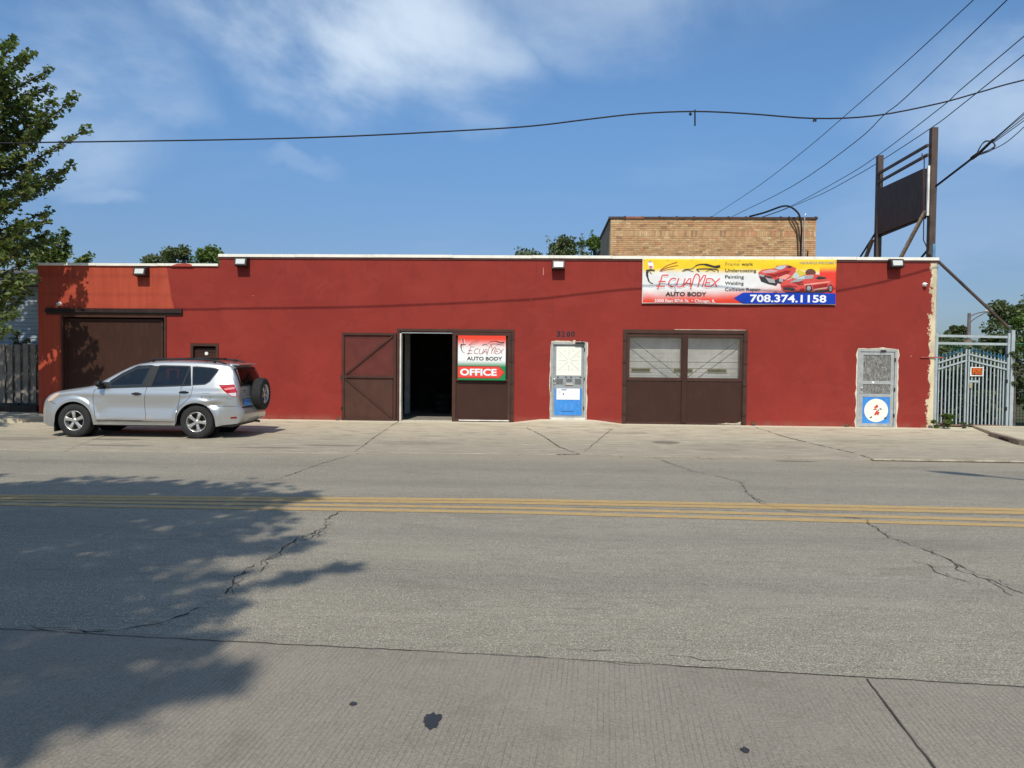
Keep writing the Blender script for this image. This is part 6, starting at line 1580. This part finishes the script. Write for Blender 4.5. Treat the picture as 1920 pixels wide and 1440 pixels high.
M_LEAF3 = mat('bright_green_leaves', leaf_fn((.08, .14, .035), (.13, .19, .05), (.22, .25, .09)), (.08, .14, .03), .5)
M_BARK = worn('bark', (.10, .08, .065), .95, var=.4, scale=6, bump=.8)
def add_leaf(vs, fs, c, s, rnd, droop=.3):
    a = rnd.uniform(0, 2*pi); el = rnd.uniform(-.9, .35)-droop*.4; d = Vector((cos(a)*cos(el), sin(a)*cos(el), sin(el)))
    side = d.cross(Vector((0, 0, 1)))
    if side.length < .1: side = Vector((1, 0, 0))
    side = side.normalized(); roll = rnd.uniform(-.8, .8); up = side.cross(d); side = side*cos(roll)+up*sin(roll); up = side.cross(d).normalized()
    s *= rnd.uniform(.6, 1.25); n = len(vs)
    vs += [tuple(c-d*s*.5), tuple(c+side*s*.42-d*s*.08+up*s*.10), tuple(c+side*s*.2+d*s*.2), tuple(c+d*s*.62-up*s*.08), tuple(c-side*s*.2+d*s*.2), tuple(c-side*s*.42-d*s*.08+up*s*.10)]
    fs += [(n, n+1, n+2, n+3), (n, n+3, n+4, n+5)]
def clump(vs, fs, c, r, k, s, rnd):
    for _ in range(k):
        while True:
            q = Vector((rnd.uniform(-1, 1), rnd.uniform(-1, 1), rnd.uniform(-1, 1)))
            if q.length < 1: break
        add_leaf(vs, fs, c+Vector((q.x*r, q.y*r, q.z*r*.75)), s, rnd)
def leaves_obj(vs, fs, m, parent):
    me = bpy.data.meshes.new('crown'); o_ = WP(parent); me.from_pydata([(v[0]-o_.x, v[1]-o_.y, v[2]-o_.z) for v in vs], [], fs); me.materials.append(m); me.update()
    return obj('crown', me, parent)
def branch_pts(a, b, rnd, bend=.12, up=.15, k=7):
    a, b = Vector(a), Vector(b); L = (b-a).length; j = Vector((rnd.uniform(-1, 1), rnd.uniform(-1, 1), 0))*L*bend
    return [a.lerp(b, i/k)+j*sin(pi*i/k)+Vector((0, 0, -up*L*sin(pi*i/k)*.5)) for i in range(k+1)]
def spray(vs, fs, wood, pts, r0, s, dens, rnd, start=.35, twig=.55):
    """leafy side twigs along a limb"""
    L = sum((b-a).length for a, b in zip(pts, pts[1:])); n = int(L*dens)
    for i in range(n):
        u = start+(1-start)*(i+rnd.random())/n; u = min(.999, u); k = u*(len(pts)-1); p = pts[int(k)].lerp(pts[min(int(k)+1, len(pts)-1)], k-int(k))
        d = (pts[min(int(k)+1, len(pts)-1)]-pts[int(k)]).normalized(); a = rnd.uniform(0, 2*pi)
        o_ = Vector((cos(a), sin(a), rnd.uniform(-.25, .5))).normalized(); tl_ = twig*rnd.uniform(.35, 1.)*(1.15-u*.75); e = p+(o_*.8+d*.55)*tl_
        wood.tube([p, e], [.012, .005], 4, caps=False)
        m_ = max(3, int(tl_*26))
        for j in range(m_):
            q = p.lerp(e, .25+.75*(j+rnd.random())/m_); add_leaf(vs, fs, q+Vector((rnd.uniform(-.1, .1), rnd.uniform(-.1, .1), rnd.uniform(-.12, .05))), s, rnd)
    clump(vs, fs, pts[-1], .16, 12, s, rnd)
def tree(label, base, trunk_top, r, limbs, fills, leaf_s, m, seed, group=None, dens=16, name='maple_tree', forks=2, twig=.42):
    rnd = random.Random(seed); t_ = thing(name, label, 'tree', base, group); B0 = Vector(base); wood = MB(B0); vs, fs = [], []
    top = Vector(trunk_top); tp = branch_pts(B0, top, rnd, .03, 0, 8); wood.tube(tp, [r*(1-.75*i/8) for i in range(9)], 12)
    for L in limbs:
        tgt = Vector(L[:3]); rr = L[3] if len(L) > 3 else .05; h = max(B0.z+1.5, min(top.z*.95, tgt.z-(Vector((tgt.x, tgt.y))-Vector((top.x, top.y))).length*rnd.uniform(.45, .8)))
        u = (h-B0.z)/(top.z-B0.z); k = min(7.999, max(0, u*8)); st_ = tp[int(k)].lerp(tp[int(k)+1], k-int(k))
        pts = branch_pts(st_, tgt, rnd, .06, .12); wood.tube(pts, [max(.008, rr*(1-.85*i/7)) for i in range(8)], 6, caps=False)
        spray(vs, fs, wood, pts, rr, leaf_s, dens, rnd, .35, twig)
        # forks
        for f_ in range(forks):
            k = rnd.randint(3, 6); d = (pts[7]-pts[3]).normalized(); a = rnd.uniform(-.9, .9); q = Vector((d.x*cos(a)-d.y*sin(a), d.x*sin(a)+d.y*cos(a), d.z+rnd.uniform(-.3, .4))).normalized()
            ln = (pts[7]-pts[k]).length*rnd.uniform(.5, .95)+.3; p2 = branch_pts(pts[k], pts[k]+q*ln, rnd, .08, .1, 5); wood.tube(p2, [.02, .016, .012, .01, .008, .006], 5, caps=False); spray(vs, fs, wood, p2, .02, leaf_s, dens, rnd, .2, .45)
    for c, rad, k in fills: clump(vs, fs, Vector(c), rad, k, leaf_s, rnd)
    wood.build('trunk', M_BARK, t_, smooth=True); leaves_obj(vs, fs, m, t_)
    return t_
rn = random.Random(5)
# the maple left of the shop, limb tips read off the photograph
tips = [((160, 242), 20.3), ((140, 180), 20.4), ((92, 130), 20.2), ((94, 165), 20.2), ((46, 112), 20.0), ((12, 82), 20.0), ((134, 310), 20.2), ((90, 395), 20.5), ((85, 412), 20.2), ((60, 520), 18.9), ((45, 515), 18.6), ((70, 270), 19.6), ((60, 330), 19.3), ((80, 215), 19.8),
        ((28, 585), 17.6), ((12, 618), 17.4), ((55, 360), 19.), ((40, 420), 18.8), ((45, 450), 18.6), ((62, 480), 19.3), ((20, 180), 19.3), ((-20, 120), 19), ((10, 300), 18.2), ((0, 380), 17.6), ((10, 480), 17.4), ((30, 545), 18.2), ((95, 235), 20.5), ((50, 190), 20.)]
limbs = [(*atY(*q, y), .07) for q, y in tips]
for i in range(28):
    a = rn.uniform(0, 2*pi); z = rn.uniform(4.4, 9.6); rr = 3.5*sqrt(max(.1, 1-((z-6.6)/4.6)**2)); x, y = -15.9+rr*cos(a), 18.6+rr*.95*sin(a)
    if x > -13.3: x = -13.3-rn.random()*.5
    limbs.append((x, y, z, .06))
fills = []
for i in range(84):
    a = rn.uniform(0, 2*pi); z = rn.uniform(4.6, 9.4); rr = 2.9*sqrt(max(.1, 1-((z-6.6)/4.4)**2))*sqrt(rn.random()); x, y = -16.0+rr*cos(a), 18.6+rr*sin(a)
    if x < -13.7: fills.append(((x, y, z), rn.uniform(.35, .6), 44))
tree('large leafy maple at the left edge spreading over the clapboard house and red wall', (-16.0, 18.7, .16), (-15.9, 18.7, 9.0), .26, limbs, fills, .145, M_LEAF, 3, dens=14, forks=1, twig=.40)
# small tree peeping over the left roof
tips = [((160, 484), 29), ((148, 490), 29), ((122, 440), 29), ((100, 452), 29), ((84, 447), 29), ((105, 475), 29), ((130, 470), 29), ((80, 480), 29.4), ((60, 470), 29.4)]
limbs = [(*atY(*q, y), .05) for q, y in tips]
c_ = atY(100, 500, 29); fills = [((c_.x+rn.uniform(-1.6, .9), 29+rn.uniform(-.8, .8), c_.z+rn.uniform(-1.2, .2)), .45, 40) for _ in range(30)]
tree('small leafy tree peeping over the lower left roof beside the maple', (c_.x-.4, 29, -.06), (c_.x-.4, 29, c_.z-.2), .12, limbs, fills, .17, M_LEAF, 8, dens=12, name='small_tree')
# street tree behind the camera, only its shadow reaches the picture
tb_ = (-8.6, -3.2, 0); limbs, fills = [], []
SH = [(-2.9, 9.6), (-5.5, 10.3), (-8, 10.9), (-1.6, 6.4), (-2.2, 7.2), (-3.0, 8.6), (-2.2, 5.3), (-1.7, 4.0), (-2.6, 3.0), (-4.4, 9.9), (-3.4, 7.6), (-2.5, 6.1), (-6.8, 10.7)]
for sx_, sy_ in SH:
    z = 9+rn.uniform(-1.6, 2.0); q = Vector((sx_, sy_, 0))+to_sun*(z/to_sun.z); limbs.append((q.x, q.y, z, .07))
for i in range(330):
    sx_, sy_ = rn.uniform(-11, -2.0), rn.uniform(1.2, 10.4)
    if i > 200: sx_ = rn.uniform(-7.5, -3.0)
    if sx_ > -3.4 and sy_ > 8.4: continue
    if sx_ > -2.9 and sy_ > 3.4 and rn.random() < .6: continue
    if sx_ > -2.3 and sy_ < 4.8: continue
    z = rn.uniform(7, 11.5); q = Vector((sx_, sy_, 0))+to_sun*(z/to_sun.z); fills.append((tuple(q), rn.uniform(.45, .8), 66))
for i in range(16): a = rn.uniform(0, 6.28); limbs.append((tb_[0]+3.6*cos(a), tb_[1]+1+3.2*sin(a), rn.uniform(6.5, 11.5), .07))
tree('street tree behind the camera whose shadow covers the left of the road', tb_, (-7.6, -2.4, 10.6), .24, limbs, fills, .20, M_LEAF, 17, dens=12, name='street_tree')

def bushy(label, c, rx, ry, z0, z1, k, s, m, seed, group, name='background_tree', trunk=True, lumps=26, spikes=0, cat='tree'):
    rnd = random.Random(seed); base = (c[0], c[1], -.06); t_ = thing(name, label, cat, base, group); vs, fs = [], []; wood = MB(base)
    wood.tube([base, (c[0], c[1], (z0+z1)/2)], [max(.04, rx*.06), max(.02, rx*.03)], 8)
    zc_, hz_ = (z0+z1)/2, (z1-z0)/2
    for i in range(lumps):
        a, b = rnd.uniform(0, 2*pi), rnd.uniform(-.8, 1)**1 if i % 3 else rnd.uniform(.7, 1); rr = sqrt(max(.05, 1-b**4 if b > 0 else 1-b*b))*rnd.uniform(.1, .98)
        q = Vector((c[0]+rx*rr*cos(a), c[1]+ry*rr*sin(a), zc_+hz_*b*(rnd.uniform(.86, .98) if b > 0 else .9))); wood.tube([(c[0], c[1], zc_-hz_*.3), tuple(q)], [.03, .01], 4, caps=False)
        clump(vs, fs, q, rnd.uniform(.16, .3)*min(rx, hz_)*1.3, k//lumps, s, rnd)
    for i in range(spikes):
        x = c[0]+rnd.uniform(-.9, .9)*rx; top = z1+rnd.uniform(-.1, .5)*hz_*.5; b0 = (x, c[1], zc_)
        wood.tube([b0, (x+.1, c[1], top)], [.02, .006], 4, caps=False)
        for j in range(40): u = rnd.random(); add_leaf(vs, fs, Vector((x+rnd.uniform(-.14, .14), c[1]+rnd.uniform(-.14, .14), zc_+(top-zc_)*u)), s, rnd)
    wood.build('trunk', M_BARK, t_); leaves_obj(vs, fs, m, t_); return t_
def PX(px, py, y): q = atY(px, py, y); return q
TG = 'trees beyond the shop roofs'
for (pa, pb, ptop, y, lb, sd, mm, sp_) in ((240, 345, 481, 60, 'low pale olive tree over the left roof, left of the rounder crowns', 21, M_LEAF2, 0), (305, 372, 465, 52, 'round dull green crown over the left roof, leftmost of the taller pair', 22, M_LEAF2, 0), (350, 428, 468, 50, 'fresh green crown over the left roof, partly behind the taller red wall', 23, M_LEAF3, 0),
                                          (1020, 1098, 452, 46, 'spiky green tree top behind the roof left of the brick building', 24, M_LEAF2, 8), (1085, 1150, 446, 48, 'denser green tree top touching the side of the brick building', 25, M_LEAF3, 3), (950, 1035, 476, 44, 'wispy twigs of a low tree barely above the white coping', 26, M_LEAF2, 7)):
    A, Bq = PX(pa, ptop, y), PX(pb, ptop, y); bushy(lb, ((A.x+Bq.x)/2, y), (Bq.x-A.x)/2*1.1, 1.8, A.z-3.6, A.z+.05, 3400, .2 if y > 48 else .17, mm, sd, TG, spikes=sp_, lumps=40)
RG = 'trees behind the steel gate'
for (pa, pb, ptop, y, lb, sd, mm, lo) in ((1765, 1818, 612, 60, 'low rounded tree on the horizon left of the distant street lamp', 31, M_LEAF2, 5), (1850, 1965, 564, 48, 'big dark green tree rising behind the gate at the right edge', 32, M_LEAF2, 8.2), (1930, 2100, 540, 50, 'dark green tree just beyond the right edge', 33, M_LEAF2, 9),
                                         (1835, 1900, 632, 40, 'dark low tree between the distant lamp and the big tree', 34, M_LEAF2, 3.), (1750, 1850, 640, 36, 'dark hedge-like tree behind the left gate leaf', 35, M_LEAF2, 3.)):
    A, Bq = PX(pa, ptop, y), PX(pb, ptop, y); bushy(lb, ((A.x+Bq.x)/2, y), (Bq.x-A.x)/2*1.1, 2.2, max(-.3, A.z-lo), A.z+.05, 7000, .24, mm, sd, RG, lumps=34)
SG = 'shrubs round the gate'
for (x, y, rx, h, lb, sd, mm, k) in ((11.9, 23.2, 1.2, 2.15, 'dark leafy shrub behind the left gate leaf', 41, M_LEAF2, 4600), (13.3, 23.3, 1.2, 2.25, 'dark leafy shrub behind the right gate leaf', 42, M_LEAF2, 4600), (14.7, 22.4, 1.4, 3.5, 'tall bushy hedge right of the gate posts', 43, M_LEAF3, 7500),
                                     (14.15, 21.4, .75, 2.3, 'leafy vine shrub in front of the hedge at the right edge', 44, M_LEAF3, 4200), (16.6, 22.3, 1.6, 3.3, 'hedge bush at the far right outside the gate', 45, M_LEAF2, 3600), (12.5, 27.5, 2.6, 2.9, 'wide dark shrub deep behind the gate', 46, M_LEAF2, 4600)):
    bushy(lb, (x, y), rx, .7 if y > 22 else .5, .0, h, k, .12, mm, sd, SG, name='shrub', lumps=44, cat='shrub')
bushy('vine scrambling on the grey gate posts', (PP(1893, 700, GY).x+.12, GY-.05), .2, .16, 1.0, 2.25, 420, .09, M_LEAF2, 47, SG, name='vine', lumps=10, cat='vine')
bushy('low bright green weed at the foot of the peeling corner', (10.72, 20.85), .36, .2, .06, .46, 1300, .065, M_LEAF3, 51, None, name='weed', lumps=12, cat='weed')
bushy('thin trailing weed along the gate foot', (11.3, 21.0), .3, .12, .08, .24, 220, .05, M_LEAF3, 52, None, name='weed', lumps=8, cat='weed')
bushy('small sprig growing on top of the board fence', (PP(32, 640, 21.7).x, 21.75), .35, .15, ft-.2, ft+.35, 220, .08, M_LEAF2, 53, None, name='sprig', lumps=8, cat='plant')
for i_, (x_, y_, w_s, lb_) in enumerate(((-5.55, 20.93, .10, 'tiny weed at the foot of the open door leaf'), (5.75, 20.96, .13, 'tiny weed right of the bay door at the wall foot'), (8.2, 20.95, .10, 'tiny weed left of the blue panel door'))):
    bushy(lb_, (x_, y_), w_s, .05, .08, .17, 60, .035, M_LEAF3, 60+i_, None, name='weed', lumps=4, cat='weed')
def tuft(label, px, py, w, h, seed, n=60):
    rnd = random.Random(seed); q = atZ(px, py, .03); z0 = max(.004, apron_z(q.y)); t_ = MB((q.x, q.y, z0))
    for i in range(n):
        x, y = q.x+rnd.gauss(0, w*.4), q.y+rnd.gauss(0, .05); a = rnd.uniform(0, 6.28); l = h*rnd.uniform(.4, 1.1); e = Vector((x+cos(a)*l*.6, y+sin(a)*l*.6, z0+l*.8)); s_ = Vector((-sin(a), cos(a), 0))*.005
        t_.add([Vector((x, y, z0-.006))-s_, Vector((x, y, z0-.006))+s_, e], [(0, 1, 2)])
    tag(t_.build('grass_tuft', M_LEAF3, None), label, 'grass tuft', 'grass tufts in the driveway joints'); bpy.data.objects
    return t_
for px, py, w, h, lb in ((1766, 828, .13, .1, 'small grass tuft alone on the concrete before the gate'), (1636, 859, .09, .06, 'grass tuft where the long driveway joint meets the road'), (1905, 861, .35, .08, 'wide grass tuft on the kerb at the right edge'), (1875, 858, .22, .05, 'thin grass fringe left of the wide kerb tuft'), (1089, 850, .05, .03, 'tiny grass tuft where the driveway joints meet')):
    o = tuft(lb, px, py, w, h, int(px), 110 if w > .2 else 60)
for o in [o for o in bpy.data.objects if o.name.startswith('grass_tuft')]:
    vs_ = [v.co for v in o.data.vertices]
# small litter
def litter(px, py, w, m, lb, nm):
    q = atZ(px, py, .01); z = max(.006, apron_z(q.y)+.004); rnd = random.Random(px)
    P = [(q.x+w*cos(a)*rnd.uniform(.6, 1), q.y+w*.7*sin(a)*rnd.uniform(.6, 1)) for a in [2*pi*k/7 for k in range(7)]]
    o = MB((q.x, q.y, z)).flat(P, z+.012, .014).build(nm, m, None); tag(o, lb, nm.replace('_', ' '))
litter(1697, 868, .05, worn('litter_white', (.7, .7, .7), .6), 'white scrap of paper by the road edge', 'paper_scrap'); litter(1380, 836, .06, worn('litter_beige', (.55, .5, .4), .6), 'pale scrap lying on the concrete before the bay door', 'paper_scrap')
